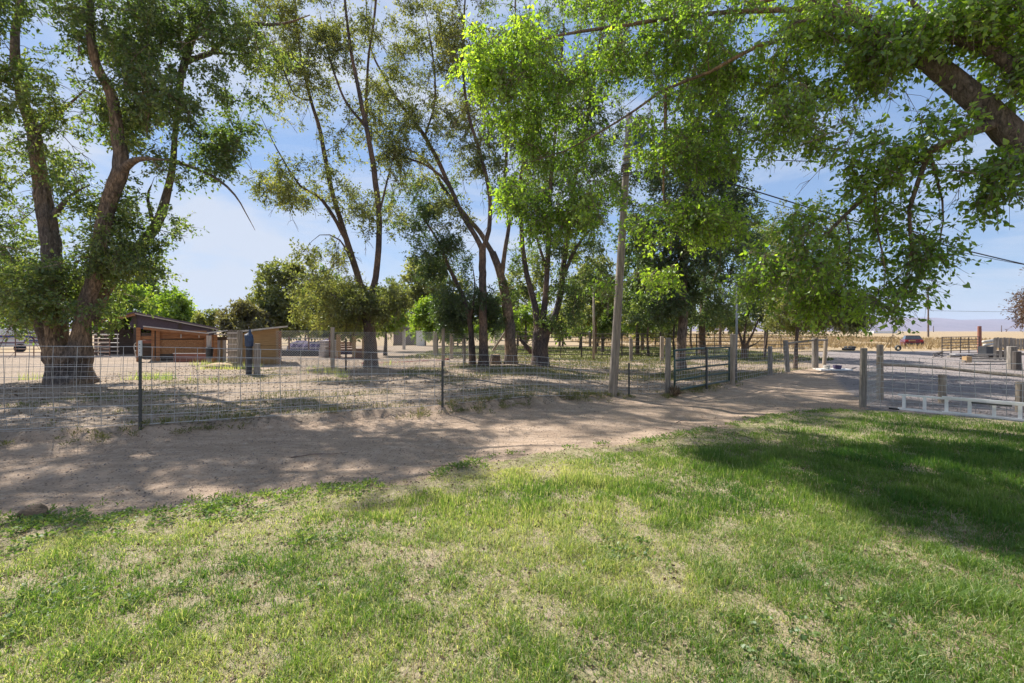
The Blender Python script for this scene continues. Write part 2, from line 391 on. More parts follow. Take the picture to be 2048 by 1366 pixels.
def build_ground():
    def axis(a, b, c, s0, g):
        p = [c]; s = s0
        while p[-1] < b: p.append(p[-1] + s); s *= g
        q = [c]; s = s0
        while q[-1] > a: q.append(q[-1] - s); s *= g
        return np.array(sorted(set(q + p)))
    X = axis(-45, 60, 0.5, .06, 1.02); Y = axis(-8, 62, 5.0, .06, 1.016)
    XX, YY = np.meshgrid(X, Y); Z = hgt(XX, YY)
    nx, ny = len(X), len(Y)
    cx = (XX[:-1, :-1] + XX[1:, 1:]) / 2; cy = (YY[:-1, :-1] + YY[1:, 1:]) / 2
    jx = cx; jy = cy + (fbm(cx * 2.3, cy * 2.3, seed=31, o=4) - .5) * .55
    le, fe = lawn_edge(jx), fence_edge(jx)
    R = np.full(cx.shape, 2)                                            # corral
    R[(jy < fe)] = 1; R[jy < le] = 0                                    # lane, lawn
    # gravel drive beyond the right-hand fence and the lane's far end
    dr = (jx > 7.2 + (jy - 9) * .62) & (jy > le)
    R[dr] = 3
    R[(jx > 12) & (jy > 33 + (jx - 12) * .15)] = 4
    R[(jy > 27) & (jx > -6) & (jx < 19) & (jy < 60)] = 5
    R[(jy > 45) & (R != 5)] = 4
    idx = np.arange(nx * ny).reshape(ny, nx)
    q = np.stack([idx[:-1, :-1], idx[:-1, 1:], idx[1:, 1:], idx[1:, :-1]], -1)
    V = np.stack([XX, YY, Z], -1).reshape(-1, 3)
    names = [('lawn_soil', 'soil'), ('dirt_lane', 'lane'), ('corral_ground', 'corral'), ('gravel_drive', 'gravel'), ('dry_field', 'plain'), ('pasture', 'pasture')]
    for k, (n, m) in enumerate(names):
        qq = q[R == k]
        if len(qq) == 0: continue
        u, inv = np.unique(qq, return_inverse=True)
        tag(np_mesh(n, V[u], inv.reshape(-1, 4), M[m], smooth=True), kind='structure')
build_ground()
g = MB(); B = 26000
g.add([(-B, -B, -.56), (B, -B, -.56), (B, B, -.56), (-B, B, -.56)], [(0, 1, 2, 3)])
tag(g.build('ground', M['plain']), kind='structure')

def build_hills():
    n, m = 320, 14
    X = np.linspace(-9000, 9000, n); V = []
    for j in range(m):
        t = j / (m - 1)
        y = 5200 + t * 2600 + 300 * (fbm(X / 900, X * 0, seed=40, o=3) - .5)
        prof = 60 + 210 * fbm(X / 1500 + 3, X * 0 + .3, seed=44, o=6) + 45 * np.clip(X / 7000, -.4, 1)
        z = -2 + prof * np.sin(min(1, t * 1.3) * math.pi / 2) ** 1.3 * (1 - .25 * fbm(X / 260, X * 0 + t * 3, seed=47, o=4))
        V.append(np.stack([X, y, z], -1))
    V = np.concatenate(V); i = np.arange(n * m).reshape(m, n)
    q = np.stack([i[:-1, :-1], i[:-1, 1:], i[1:, 1:], i[1:, :-1]], -1).reshape(-1, 4)
    tag(np_mesh('hills', V, q, M['hill'], smooth=True), kind='structure')
build_hills()

# haze: pale air between the yard and the far hills
hz = MB(); hz.box((0, 3850, 114), (19000, 7800 + 120, 232))
hm = bpy.data.materials.new('haze_air'); hm.use_nodes = True; hn = hm.node_tree
for n_ in list(hn.nodes):
    if n_.type != 'OUTPUT_MATERIAL': hn.nodes.remove(n_)
pv = hn.nodes.new('ShaderNodeVolumePrincipled'); pv.inputs['Density'].default_value = 8e-5
pv.inputs['Color'].default_value = (.62, .72, .95, 1); hn.links.new(pv.outputs[0], hn.nodes['Material Output'].inputs['Volume'])
USE_HAZE = True
if USE_HAZE: tag(hz.build('haze', hm), kind='stuff')

# ------------------------------------------------------------------ foliage tools
def unit(v): return v / (np.linalg.norm(v, axis=-1, keepdims=True) + 1e-9)

def leaves_mesh(name, O, D, size, mat, parent, tint, aspect=.5, fancy=False):
    """O origins, D directions, one small pointed leaf each"""
    n = len(O); R = rng.normal(size=(n, 3)); D = unit(D)
    Sd = unit(np.cross(D, R)); Nn = np.cross(Sd, D)
    Ln = size[:, None]; Wd = Ln * aspect * rng.uniform(.8, 1.2, (n, 1))
    if not fancy:
        P = np.stack([O, O + D * Ln * .45 + Sd * Wd / 2 + Nn * Wd * .18, O + D * Ln - Nn * Ln * .1, O + D * Ln * .45 - Sd * Wd / 2 + Nn * Wd * .18], 1)
        f = np.array([[0, 1, 2], [0, 2, 3]]); k = 4
    else:
        P = np.stack([O, O + D * Ln * .3 + Sd * Wd * .5 + Nn * Wd * .14, O + D * Ln * .66 + Sd * Wd * .36 + Nn * Wd * .04, O + D * Ln - Nn * Ln * .16,
                      O + D * Ln * .66 - Sd * Wd * .36 + Nn * Wd * .04, O + D * Ln * .3 - Sd * Wd * .5 + Nn * Wd * .14], 1)
        f = np.array([[0, 1, 5], [1, 2, 5], [2, 4, 5], [2, 3, 4]]); k = 6
    Fc = (f[None] + (np.arange(n) * k)[:, None, None]).reshape(-1, 3)
    return np_mesh(name, P.reshape(-1, 3), Fc, mat, parent, tint=np.repeat(tint, k))

def smooth_path(P, step=.3, jit=.03):
    P = np.array(P, float)
    if len(P) < 3: P = np.insert(P, 1, (P[0] + P[-1]) / 2, 0)
    E = np.vstack([2 * P[0] - P[1], P, 2 * P[-1] - P[-2]]); out = []
    for i in range(1, len(E) - 2):
        n = max(2, int(np.linalg.norm(E[i + 1][:3] - E[i][:3]) / step))
        for t in np.arange(n) / n:
            a, b, c, d = E[i - 1], E[i], E[i + 1], E[i + 2]
            out.append(.5 * ((2 * b) + (-a + c) * t + (2 * a - 5 * b + 4 * c - d) * t * t + (-a + 3 * b - 3 * c + d) * t ** 3))
    out.append(E[-2]); out = np.array(out)
    sc = np.sin(np.linspace(0, 1, len(out)) * math.pi) ** .5
    for k in range(3):
        s = rng.uniform(0, 99); out[:, k] += (fbm(np.arange(len(out)) * .45 + s, np.zeros(len(out)) + s, seed=k, o=2) - .5) * 2 * jit * sc
    return out

def ridge(depth=.07, nth=11, seed=0, flare=0, fh=.5, lobes=5):
    def f(a, h, r):
        ca, sa = np.cos(a), np.sin(a); q = nth / 5
        n1 = vnoise(ca * q * 1.5 + h * .5 + 40, sa * q * 1.5 + 40 + h * .3, h * 1.5 + a * 0, seed)
        n2 = vnoise(ca * q * 3.2 + h + 90, sa * q * 3.2 + 90, h * 4.0 + a * 0, seed + 5)
        rd = 1 - np.abs(n1 * 2 - 1) * 1.6
        k = 1 + depth * rd + depth * .7 * (n2 - .5)
        if flare: k = k + flare * np.exp(-h / fh) * (1 + .45 * np.sin(a * lobes + seed) + .25 * np.sin(a * 3 + seed * 2))
        return k
    return f

class Face:
    """vertical plane through a point, square to the line of sight: buildings out there face the yard"""
    def __init__(s, pc, d):
        s.C = np.array([(pc - CXP) / F * d, d]); s.phi = math.atan2(s.C[0], s.C[1]); s.R = float(np.hypot(*s.C)); s.d = d
    def X(s, px):
        t = (px - CXP) / F; D = s.R / (t * math.sin(s.phi) + math.cos(s.phi)); q = np.array([t * D, D]) - s.C
        return float(q[0] * math.cos(s.phi) - q[1] * math.sin(s.phi))
    def Z(s, py): return CH - (py - HY) / F * s.d
    def root(s, name, label, cat): return empty(name, (s.C[0], s.C[1], 0), -s.phi, label, cat)

ELMS = 'tall thin-limbed elms in the row behind the wire fence'
TREES = {}; TM, PM, SM = 2.1, .86, 1.28
def tree(name, label, base, d0, limbs, blobs, leaf='leafA', bark='barkB', size=.07, per=70, twig_len=.52, group=None,
         tip_sp=.42, droop=.15, sides=12, aspect=.5, ridge_d=.05, flare=.25, fancy=False, twigs=True, cat='tree', parts=False, crown_name='crown', tip_r=.004, tint_shift=0, w0=.84, wl=.82, bare=0):
    """limbs: polylines of (px, py, depth offset, half width in px); blobs: (px, py, rx, ry, depth offset, depth radius, tips)"""
    if not fancy: per = per * PM; size = size * SM
    bx, by = gp(*base) if base[1] > HY + 3 else (0, 0)
    if d0 is None: d0 = by
    x0 = (base[0] - CXP) / F * d0
    root = empty(name, (x0, d0, float(hgt(x0, d0))), label=label, cat=cat, group=group)
    tr, br = Bark(), Bark(); nodes, nr = [], []
    for li, lm in enumerate(limbs):
        P = np.array([[*pix(p[0], p[1], d0 + p[2]), p[3] / F * (d0 + p[2]) / math.hypot(1, (p[0] - CXP) / F)] for p in lm])
        thick = P[:, 3].max()
        if li == 0: P[0, 2] = min(P[0, 2], float(hgt(P[0, 0], P[0, 1]))) - .12
        P = smooth_path(P, .12 if thick > .25 else .3, .02 + .03 * min(1, thick))
        P[:, 3] = np.maximum(P[:, 3] * (w0 if li == 0 else wl), .006)
        if li: P[-6:, 3] *= np.linspace(1, .35, 6)[-min(6, len(P)):]
        n = int(np.clip(thick * 150, 7, 56)) if sides > 12 else int(np.clip(thick * 60, 6, 16))
        tr.tube(P[:, :3], P[:, 3], n, ridge(ridge_d, 11, li * 3 + 1, flare if li == 0 else 0))
        st = 0 if li else int(len(P) * .25)
        nodes.append(P[st:, :3]); nr.append(P[st:, 3])
    nodes = np.concatenate(nodes); nr = np.concatenate(nr)
    tips, lens = [], []
    for b in blobs:
        px_, py_, rx, ry, dd, dr, n = b; n = int(n * (2.0 if fancy else (TM * 1.2 if group == ELMS else TM * .95)))
        d = d0 + dd; c = pix(px_, py_, d); rad = np.array([rx / F * d, dr, ry / F * d])
        k = int(n * 2.2); u = unit(rng.normal(size=(k, 3))) * rng.uniform(0.1, 1, (k, 1)) ** .45
        q = c + u * rad
        w = fbm(q[:, 0] * 1.1, q[:, 1] * 1.1, q[:, 2] * 1.1, seed=17, o=3)
        q = q[np.argsort(-w)][:n]; q = q[q[:, 2] > .5]
        tips.append(q)
    tips = np.concatenate(tips) if tips else np.zeros((0, 3))
    if len(tips):
        dmin = np.array([np.min(np.sum((nodes - t) ** 2, 1)) for t in tips])
        tips = tips[np.argsort(dmin)]
    dirs = []
    NB = np.zeros((len(nodes) + len(tips) * 6, 3)); NR = np.zeros(len(NB)); m = len(nodes); NB[:m] = nodes; NR[:m] = nr
    for t in tips:
        dv = NB[:m] - t
        cost = np.sum(dv * dv, 1) * (1 + .5 * (dv[:, 2] > 0)) + 0.0
        i = int(np.argmin(cost)); a = NB[i].copy(); ln = float(np.linalg.norm(t - a)); ra = min(NR[i] * .75, .006 + .013 * ln)
        ns = max(3, min(6, int(ln / .3) + 2)); s = np.linspace(0, 1, ns)[:, None]
        mid = (a + t) / 2 + rng.normal(size=3) * ln * .12 + np.array([0, 0, ln * .12])
        P = (1 - s) ** 2 * a + 2 * s * (1 - s) * mid + s * s * t
        R = ra * (1 - s[:, 0]) + tip_r * s[:, 0]
        br.tube(P, R, 3)
        k = ns - 1; NB[m:m + k] = P[1:]; NR[m:m + k] = R[1:]; m += k
        dirs.append(P[-1] - P[-2])
    for _ in range(bare):                                # leafless twiglets with side forks
        i = rng.integers(0, m); a = NB[i]; 
        if NR[i] > .09: continue
        dv = unit(rng.normal(size=3) + np.array([0, 0, -.3 - droop])); ln = rng.uniform(.5, 1.5) * (.6 if fancy else 1)
        s_ = np.linspace(0, 1, 5)[:, None]; P = a + dv * ln * s_ + rng.normal(size=3) * ln * .25 * s_ * s_ - np.array([0, 0, .22 * ln]) * s_ ** 2 + rng.normal(size=(5, 3)) * .015
        br.tube(P, np.linspace(.008, .003, 5) * (.8 if fancy else 1.7), 3)
        for q in (1, 2, 2, 3, 3):
            e = unit(dv + rng.normal(size=3) * .7) * ln * rng.uniform(.2, .5)
            br.tube(np.stack([P[q], P[q] + e * .5 + rng.normal(size=3) * .02, P[q] + e - np.array([0, 0, .05])]), np.array([.005, .004, .0025]) * (.7 if fancy else 1.6), 3)
    if len(tips):
        dirs = unit(np.array(dirs)); nt_ = len(tips)
        K = 7; per_tw = max(3, int(per / K))
        Td = unit(dirs[:, None] * .7 + rng.normal(size=(nt_, K, 3)) * .62 + np.array([0, 0, -droop]))
        Tl = rng.uniform(.5, 1.1, (nt_, K)) * twig_len
        back = rng.uniform(0, .35, (nt_, K, 1)) * dirs[:, None] * twig_len
        To = tips[:, None] - back
        if twigs:
            s = np.array([0, 1.])
            for a in range(nt_):
                for b in range(0, K, 1 if fancy else 2):
                    P = To[a, b] + Td[a, b] * Tl[a, b] * s[:, None]; P[1, 2] -= droop * Tl[a, b] * .25
                    br.tube(P, np.array([1, .5]) * tip_r, 3)
        s = rng.uniform(.12, 1.0, (nt_, K, per_tw, 1))
        O = To[:, :, None] + Td[:, :, None] * Tl[:, :, None, None] * s
        O[..., 2:] -= droop * Tl[:, :, None, None] * .25 * s * s
        O = O + rng.normal(size=O.shape) * (.02 if fancy else .03)
        D = Td[:, :, None] * .5 + rng.normal(size=O.shape) * .6 + np.array([0, 0, -.25])
        O = O.reshape(-1, 3); D = D.reshape(-1, 3)
        tipt = np.repeat(rng.uniform(-.18, .18, nt_), K * per_tw)
        cl = fbm(O[:, 0] * .7, O[:, 1] * .7, O[:, 2] * .7, seed=77, o=2) - .5
        tint = np.clip(.45 + tint_shift + tipt + cl * .7 + rng.normal(size=len(O)) * .18, 0, 1)
        sz = size * rng.uniform(.45, 1.3, len(O))
        kp = rng.uniform(size=len(O)) < np.repeat(rng.uniform(.45, 1.1, nt_), K * per_tw)
        O, D, tint, sz = O[kp], D[kp], tint[kp], sz[kp]
        if parts:                                       # the 300 leaves that show largest are leaves of their own
            px_ = CXP + F * O[:, 0] / O[:, 1]; py_ = HY - F * (O[:, 2] - CH) / O[:, 1]
            vis = (px_ > 0) & (px_ < 2048) & (py_ > 0) & (py_ < 1366)
            sc = np.where(vis, sz / np.maximum(O[:, 1], .3), -1); o_ = np.argsort(-sc); top, rest = o_[:300], o_[300:]
            for i in top: PARTS_LEAVES.append((root, O[i], D[i], sz[i], tint[i], aspect))
            O, D, tint, sz = O[rest], D[rest], tint[rest], sz[rest]
        cr = leaves_mesh(crown_name, O, D, sz, M[leaf], root, tint, aspect, fancy)
        cr['kind'] = 'stuff'
        bo = br.build('branches', M['twig'] if fancy else M[bark], root); bo['kind'] = 'stuff'
    tr.build('trunk', M[bark], root)
    TREES[name] = root
    return root
PARTS_LEAVES = []

# ------------------------------------------------------------------ trees
# 1: the big elm at the left
tree('elm_tree', 'huge old elm with thick furrowed trunk splitting low into several limbs', (138, 778), 12.6, [
    [(142, 778, 0, 48), (138, 740, 0, 42), (137, 712, 0, 46), (136, 694, 0, 44)],
    [(120, 714, .1, 28), (114, 680, .1, 25), (112, 640, .1, 24), (110, 600, .1, 24), (106, 550, .2, 22), (101, 480, .2, 21), (88, 400, .2, 19), (76, 330, .2, 17), (66, 260, .3, 15), (40, 180, .3, 12), (30, 80, .4, 10), (50, -60, .6, 6)],
    [(156, 714, -.1, 30), (162, 670, -.1, 21), (168, 620, -.1, 18), (188, 560, -.2, 18), (203, 480, -.2, 17), (216, 410, -.2, 17), (240, 340, -.3, 17), (236, 270, -.3, 14), (222, 190, -.4, 12), (190, 120, -.5, 10), (180, 20, -.7, 8), (200, -80, -1, 5)],
    [(180, 640, .2, 17), (215, 570, .5, 15), (268, 505, .7, 13), (310, 455, .8, 11), (330, 400, .9, 9), (345, 330, 1, 7), (352, 250, 1.2, 6), (365, 140, 1.3, 8), (385, 70, 1.4, 8), (402, 0, 1.6, 7), (410, -80, 1.8, 5)],
    [(106, 716, .2, 17), (86, 668, .3, 13), (76, 635, .4, 14), (70, 590, .6, 12), (40, 545, .8, 10), (5, 500, 1, 8), (-60, 440, 1.3, 6)],
    [(242, 345, -.3, 11), (262, 325, -.4, 9), (290, 318, -.6, 7), (340, 320, -.9, 5)],
    [(70, 270, .3, 9), (92, 245, .2, 8), (120, 225, 0, 7), (170, 180, -.3, 5)],
    [(110, 430, .2, 9), (128, 405, .1, 7), (150, 385, -.1, 5), (180, 370, -.3, 4)],
    [(372, 118, 1.3, 6), (420, 108, 1.2, 5), (480, 52, 1.1, 5), (565, 48, 1, 4), (620, 30, .9, 3)],
    [(310, 460, .8, 6), (296, 400, .7, 6), (303, 370, .6, 4)],
    [(366, 130, 1.3, 5), (420, 105, 1.6, 4), (480, 110, 1.8, 3), (540, 90, 2, 2)],
    [(345, 320, 1, 5), (420, 350, .6, 3.5), (470, 390, .3, 2.5), (510, 460, .1, 1.5)],
  ], [
    (50, 80, 130, 110, -.5, 2.2, 90), (210, 50, 150, 80, 0, 2.2, 90), (120, 210, 150, 70, 0, 2, 62), (370, 40, 110, 60, .8, 1.8, 42), (350, 240, 120, 90, .4, 1.8, 66),
    (440, 230, 90, 90, .5, 1.3, 40), (30, 400, 90, 130, .6, 1.5, 46), (215, 470, 60, 90, -.2, 1, 36), (160, 590, 150, 70, 0, 1.6, 110), (30, 590, 90, 80, .7, 1.4, 66),
    (300, 420, 70, 80, .5, 1, 22), (500, 100, 90, 80, 1, 1.2, 34), (450, 40, 90, 50, 1, 1.2, 24), (280, 160, 110, 70, .2, 1.5, 44), (250, 540, 90, 60, .2, 1.2, 50), (60, 330, 90, 50, .3, 1.2, 22),
    (40, -130, 200, 110, 1.6, 1.8, 60), (300, -110, 160, 60, 2.4, 1.6, 24), (-180, 250, 160, 260, 1, 2.5, 46), (390, 330, 70, 70, .6, 1, 20), (170, 370, 60, 60, -.3, 1, 12)],
  leaf='leafA', bark='barkA', size=.085, per=84, sides=20, ridge_d=.18, flare=.26, tip_r=.005, w0=1, wl=.92, bare=110, tint_shift=.13)

ELMS = 'tall thin-limbed elms in the row behind the wire fence'
tree('elm_tree', 'slender elm forking into two tall bare limbs with dark leafy skirt', (742, 742), 18.2, [
    [(742, 742, 0, 17), (741, 700, 0, 15), (738, 660, 0, 14), (733, 620, 0, 12), (730, 590, 0, 12)],
    [(732, 610, 0, 9), (718, 560, .2, 8), (702, 510, .3, 8), (690, 470, .4, 7), (668, 400, .6, 6), (655, 340, .7, 6), (640, 260, .8, 5), (622, 200, 1, 4), (600, 100, 1.2, 3), (590, 0, 1.4, 2.5), (580, -120, 1.6, 2)],
    [(734, 615, 0, 9), (748, 570, -.1, 8), (757, 500, -.2, 7.5), (757, 420, -.3, 7), (748, 340, -.4, 7), (735, 270, -.5, 6), (718, 180, -.6, 5), (700, 90, -.8, 4), (690, 0, -1, 3), (680, -120, -1.2, 2)],
    [(692, 480, .4, 5), (665, 430, .2, 4.5), (635, 390, 0, 4), (600, 372, -.2, 3), (555, 300, -.4, 2), (520, 230, -.6, 1.6)],
    [(742, 300, -.4, 4), (732, 230, 0, 4), (737, 120, .3, 3), (750, 20, .5, 3), (760, -100, .7, 2)],
    [(737, 260, -.5, 4), (690, 200, -.2, 3), (660, 120, 0, 2.5), (640, 30, .2, 2)],
    [(620, 200, 1, 3), (590, 190, .8, 2), (560, 120, .5, 1.6), (540, 60, .3, 1.2)],
    [(757, 430, -.3, 3), (775, 360, -.2, 2.5), (790, 300, 0, 2)],
    [(712, 540, .2, 3), (680, 480, 0, 2.2), (640, 470, -.3, 1.6), (610, 500, -.5, 1)]],
  [(600, 370, 95, 45, -.2, 1.4, 50), (690, 400, 60, 40, .2, 1, 16), (600, 60, 90, 80, .8, 1.4, 44), (700, 60, 80, 80, -.3, 1.4, 40), (590, 180, 70, 80, .8, 1.2, 24),
   (750, 200, 45, 90, 0, 1, 20), (700, 260, 60, 70, 0, 1, 16), (650, 510, 60, 35, 0, 1, 14), (700, 610, 95, 55, 0, 1.6, 120), (640, 600, 60, 60, .3, 1.2, 40), (760, 600, 60, 50, -.3, 1, 46),
   (760, 440, 50, 50, -.2, 1, 12), (560, 60, 70, 60, .6, 1.3, 24), (640, 130, 70, 70, .5, 1.3, 24), (680, -120, 170, 110, 0, 2.4, 60), (540, 100, 50, 70, 0, 1, 14), (780, 330, 40, 60, 0, .8, 10)],
  leaf='leafB', bark='barkB', size=.085, per=80, group=ELMS, bare=150)
tree('elm_tree', 'small dark-crowned elm with a thin leaning trunk', (945, 732), 19.6, [
    [(945, 732, 0, 8), (944, 690, 0, 7), (939, 640, 0, 6), (925, 590, .2, 5), (900, 540, .3, 4), (880, 490, .5, 3), (850, 440, .6, 2)],
    [(940, 640, 0, 4), (950, 580, -.3, 3), (945, 530, -.5, 2)]],
  [(885, 520, 70, 55, .3, 1.4, 70), (930, 600, 70, 45, 0, 1.4, 90), (840, 445, 45, 40, .5, 1, 22), (900, 640, 50, 25, 0, 1, 30), (980, 640, 30, 30, 0, .8, 18)],
  leaf='leafD', bark='barkB', size=.085, per=80, group=ELMS)
tree('elm_tree', 'slim elm whose trunk forks in a V beside the pale stump', (968, 730), 19.2, [
    [(968, 730, 0, 12), (967, 680, 0, 10), (966, 600, 0, 9), (965, 540, 0, 8.5), (965, 492, 0, 8)],
    [(965, 500, 0, 6.5), (950, 470, 0, 6), (925, 430, .1, 5.5), (905, 385, .2, 5), (880, 330, .3, 5), (848, 270, .5, 4.5), (805, 215, .7, 4), (775, 165, .9, 3), (740, 90, 1.1, 2), (730, -40, 1.3, 2)],
    [(965, 500, 0, 6), (978, 460, -.2, 5.5), (980, 400, -.3, 5), (972, 350, -.3, 5), (955, 290, -.4, 4), (935, 220, -.5, 3.5), (925, 120, -.6, 3), (930, 0, -.8, 2), (935, -110, -1, 2)],
    [(905, 385, .2, 3.5), (880, 350, 0, 3), (840, 325, -.2, 2.5), (790, 310, -.5, 1.8), (750, 300, -.7, 1.2)],
    [(850, 272, .5, 3), (870, 200, .3, 2.4), (865, 110, .1, 2), (850, 20, -.1, 1.5)]],
  [(840, 280, 90, 80, .4, 1.4, 46), (850, 130, 90, 90, .5, 1.4, 50), (940, 90, 70, 90, -.5, 1.4, 40), (960, 300, 60, 70, -.3, 1.2, 34), (790, 200, 60, 60, .7, 1, 20), (780, 320, 50, 30, -.4, .8, 14),
   (900, 430, 60, 40, .2, 1, 16), (850, 40, 80, 60, .3, 1.4, 34), (900, 220, 80, 70, .2, 1.3, 30), (850, -110, 150, 110, 0, 2.2, 50)],
  leaf='leafB', bark='barkB', size=.085, per=75, group=ELMS, bare=140)
tree('elm_tree', 'rough grey-barked elm leaning left between the V-forked elm and the low-forked one', (1023, 724), 20.2, [
    [(1023, 724, 0, 15), (1021, 690, 0, 13), (1018, 640, 0, 12.5), (1010, 590, 0, 11), (1000, 545, 0, 9), (985, 505, .1, 8)],
    [(987, 510, .1, 6.5), (960, 465, .3, 5.5), (930, 430, .5, 5), (890, 380, .7, 4), (860, 330, .9, 3.5), (820, 300, 1.1, 2.5), (770, 290, 1.4, 1.8)],
    [(1003, 555, 0, 6), (1010, 500, -.3, 5), (1018, 440, -.5, 4.5), (1010, 370, -.6, 4), (1015, 280, -.8, 3.5), (1020, 180, -1, 3), (1030, 60, -1.2, 2), (1030, -80, -1.3, 2)]],
  [(1010, 330, 60, 70, -.6, 1.2, 30), (1020, 190, 70, 80, -.8, 1.3, 34), (860, 390, 70, 50, .8, 1.2, 30), (1010, 600, 50, 40, 0, .8, 20), (1020, 60, 70, 70, -1, 1.3, 30), (1020, -90, 90, 90, -1, 1.6, 40), (800, 400, 45, 60, 1, 1, 16)],
  leaf='leafA', bark='barkA', size=.085, per=75, group=ELMS, bare=70)
tree('elm_tree', 'stout elm with a dark trunk forking close to the ground into upright limbs', (1081, 724), 20.0, [
    [(1081, 724, 0, 20), (1080, 700, 0, 18), (1083, 672, 0, 20), (1086, 655, 0, 19)],
    [(1076, 665, 0, 9), (1070, 610, .1, 7.5), (1056, 560, .2, 6.5), (1047, 510, .3, 6), (1042, 440, .4, 5), (1040, 360, .5, 4), (1060, 260, .6, 3), (1060, 150, .7, 2.5), (1060, 0, .9, 2)],
    [(1084, 660, 0, 9), (1090, 600, -.1, 7), (1094, 540, -.1, 6.5), (1098, 460, -.2, 6), (1100, 380, -.3, 5), (1110, 280, -.4, 4), (1120, 160, -.5, 3), (1130, 20, -.6, 2)],
    [(1095, 665, 0, 11), (1112, 625, .1, 8), (1122, 580, .2, 7), (1128, 520, .3, 6.5), (1140, 440, .4, 6), (1150, 360, .5, 5), (1170, 260, .6, 4), (1190, 150, .8, 3), (1210, 0, 1, 2)],
    [(1124, 560, .2, 5), (1150, 500, 0, 4), (1180, 460, -.3, 3), (1210, 430, -.6, 2)],
    [(1093, 540, -.1, 4), (1075, 480, -.4, 3), (1068, 430, -.6, 2.5)]],
  [(1150, 470, 80, 60, 0, 1.6, 60), (1160, 570, 70, 50, 0, 1.3, 44), (1060, 380, 70, 70, .3, 1.3, 50), (1140, 300, 90, 80, 0, 1.6, 70), (1200, 380, 70, 60, -.2, 1.3, 46), (1130, 150, 100, 90, 0, 1.6, 70),
   (1220, 220, 80, 90, .4, 1.5, 56), (1180, 30, 110, 70, .2, 1.6, 56), (1060, 520, 45, 35, .2, .8, 14), (1130, 640, 60, 25, 0, 1, 20), (1140, -120, 170, 100, 0, 2, 70)],
  leaf='leafA', bark='barkB', size=.085, per=80, group=ELMS, bare=70)
tree('shade_tree', 'dense dark tree with a straight pale-based trunk behind the green gate', (1361, 738), 18.8, [
    [(1361, 738, 0, 13), (1362, 700, 0, 11.5), (1366, 640, 0, 11), (1366, 580, 0, 10.5), (1368, 520, 0, 9), (1372, 440, 0, 8), (1378, 350, 0, 7), (1385, 250, 0, 5), (1390, 120, 0, 3.5), (1392, -20, 0, 2.5)],
    [(1368, 540, 0, 6), (1350, 470, .3, 4.5), (1330, 400, .5, 3.5), (1310, 310, .7, 3), (1300, 200, .9, 2)],
    [(1370, 520, 0, 5.5), (1392, 470, -.3, 5), (1398, 400, -.5, 4), (1420, 300, -.7, 3), (1440, 190, -.9, 2)],
    [(1366, 600, 0, 4), (1330, 560, -.3, 3), (1300, 550, -.6, 2)]],
  [(1345, 590, 75, 50, 0, 1.6, 100), (1400, 520, 80, 70, -.2, 1.6, 110), (1310, 490, 70, 60, .2, 1.4, 70), (1350, 380, 100, 80, 0, 1.8, 100), (1430, 400, 70, 70, -.3, 1.4, 60), (1340, 290, 60, 80, .4, 1.5, 30),
   (1400, 250, 100, 80, 0, 1.7, 76), (1360, 130, 120, 80, 0, 1.8, 70), (1400, 610, 60, 40, 0, 1.4, 60), (1300, 625, 40, 22, 0, 1, 20), (1370, 0, 130, 70, 0, 1.8, 60), (1470, 200, 60, 80, -.3, 1.2, 30)],
  leaf='leafD', bark='barkA', size=.09, per=85)
SMALL = 'small dark trees along the lane beyond the gate'
tree('shade_tree', 'dark tree with a black trunk just right of the pale-based one', (1404, 703), 30, [
    [(1404, 703, 0, 9), (1404, 660, 0, 8), (1406, 600, 0, 6), (1410, 520, 0, 4), (1415, 420, 0, 3)], [(1405, 620, 0, 4), (1430, 560, 0, 3), (1450, 500, 0, 2)]],
  [(1440, 580, 60, 50, 0, 2, 70), (1460, 480, 50, 60, 0, 2, 60), (1420, 640, 50, 22, 0, 1.6, 36), (1500, 520, 40, 60, 0, 1.6, 40), (1440, 420, 50, 40, 0, 1.6, 34)], leaf='leafD', size=.13, per=70, group=SMALL, twig_len=.6, twigs=False)
tree('small_tree', 'many-stemmed small tree fanning out from a short base', (1488, 717), 25.6, [
    [(1488, 717, 0, 8), (1488, 700, 0, 7), (1489, 688, 0, 7)], [(1486, 692, 0, 4), (1478, 665, 0, 3), (1468, 640, 0, 2), (1460, 615, 0, 1.5)], [(1488, 692, 0, 4), (1490, 660, .2, 3), (1494, 630, .3, 2.5), (1498, 590, .3, 2)],
    [(1492, 692, 0, 4), (1506, 665, -.2, 3), (1516, 640, -.3, 2.4), (1530, 600, -.4, 1.6)], [(1494, 696, 0, 3), (1515, 685, 0, 2), (1530, 670, 0, 1.2)]],
  [(1490, 600, 45, 35, 0, 1.6, 60), (1520, 570, 45, 45, 0, 1.6, 60), (1460, 630, 30, 20, 0, 1.2, 24), (1540, 620, 35, 22, 0, 1.2, 30)], leaf='leafA', size=.11, per=65, group=SMALL, twig_len=.5, twigs=False)
tree('small_tree', 'slender small tree tilting right near the lane fence', (1531, 716), 26, [
    [(1528, 716, 0, 4), (1532, 690, 0, 3.5), (1536, 660, 0, 3), (1545, 620, 0, 2), (1550, 560, 0, 1.5)]],
  [(1560, 600, 40, 40, 0, 1.4, 50), (1575, 530, 35, 45, 0, 1.4, 40), (1560, 645, 30, 16, 0, 1, 24)], leaf='leafB', size=.11, per=65, group=SMALL, twig_len=.5, twigs=False)
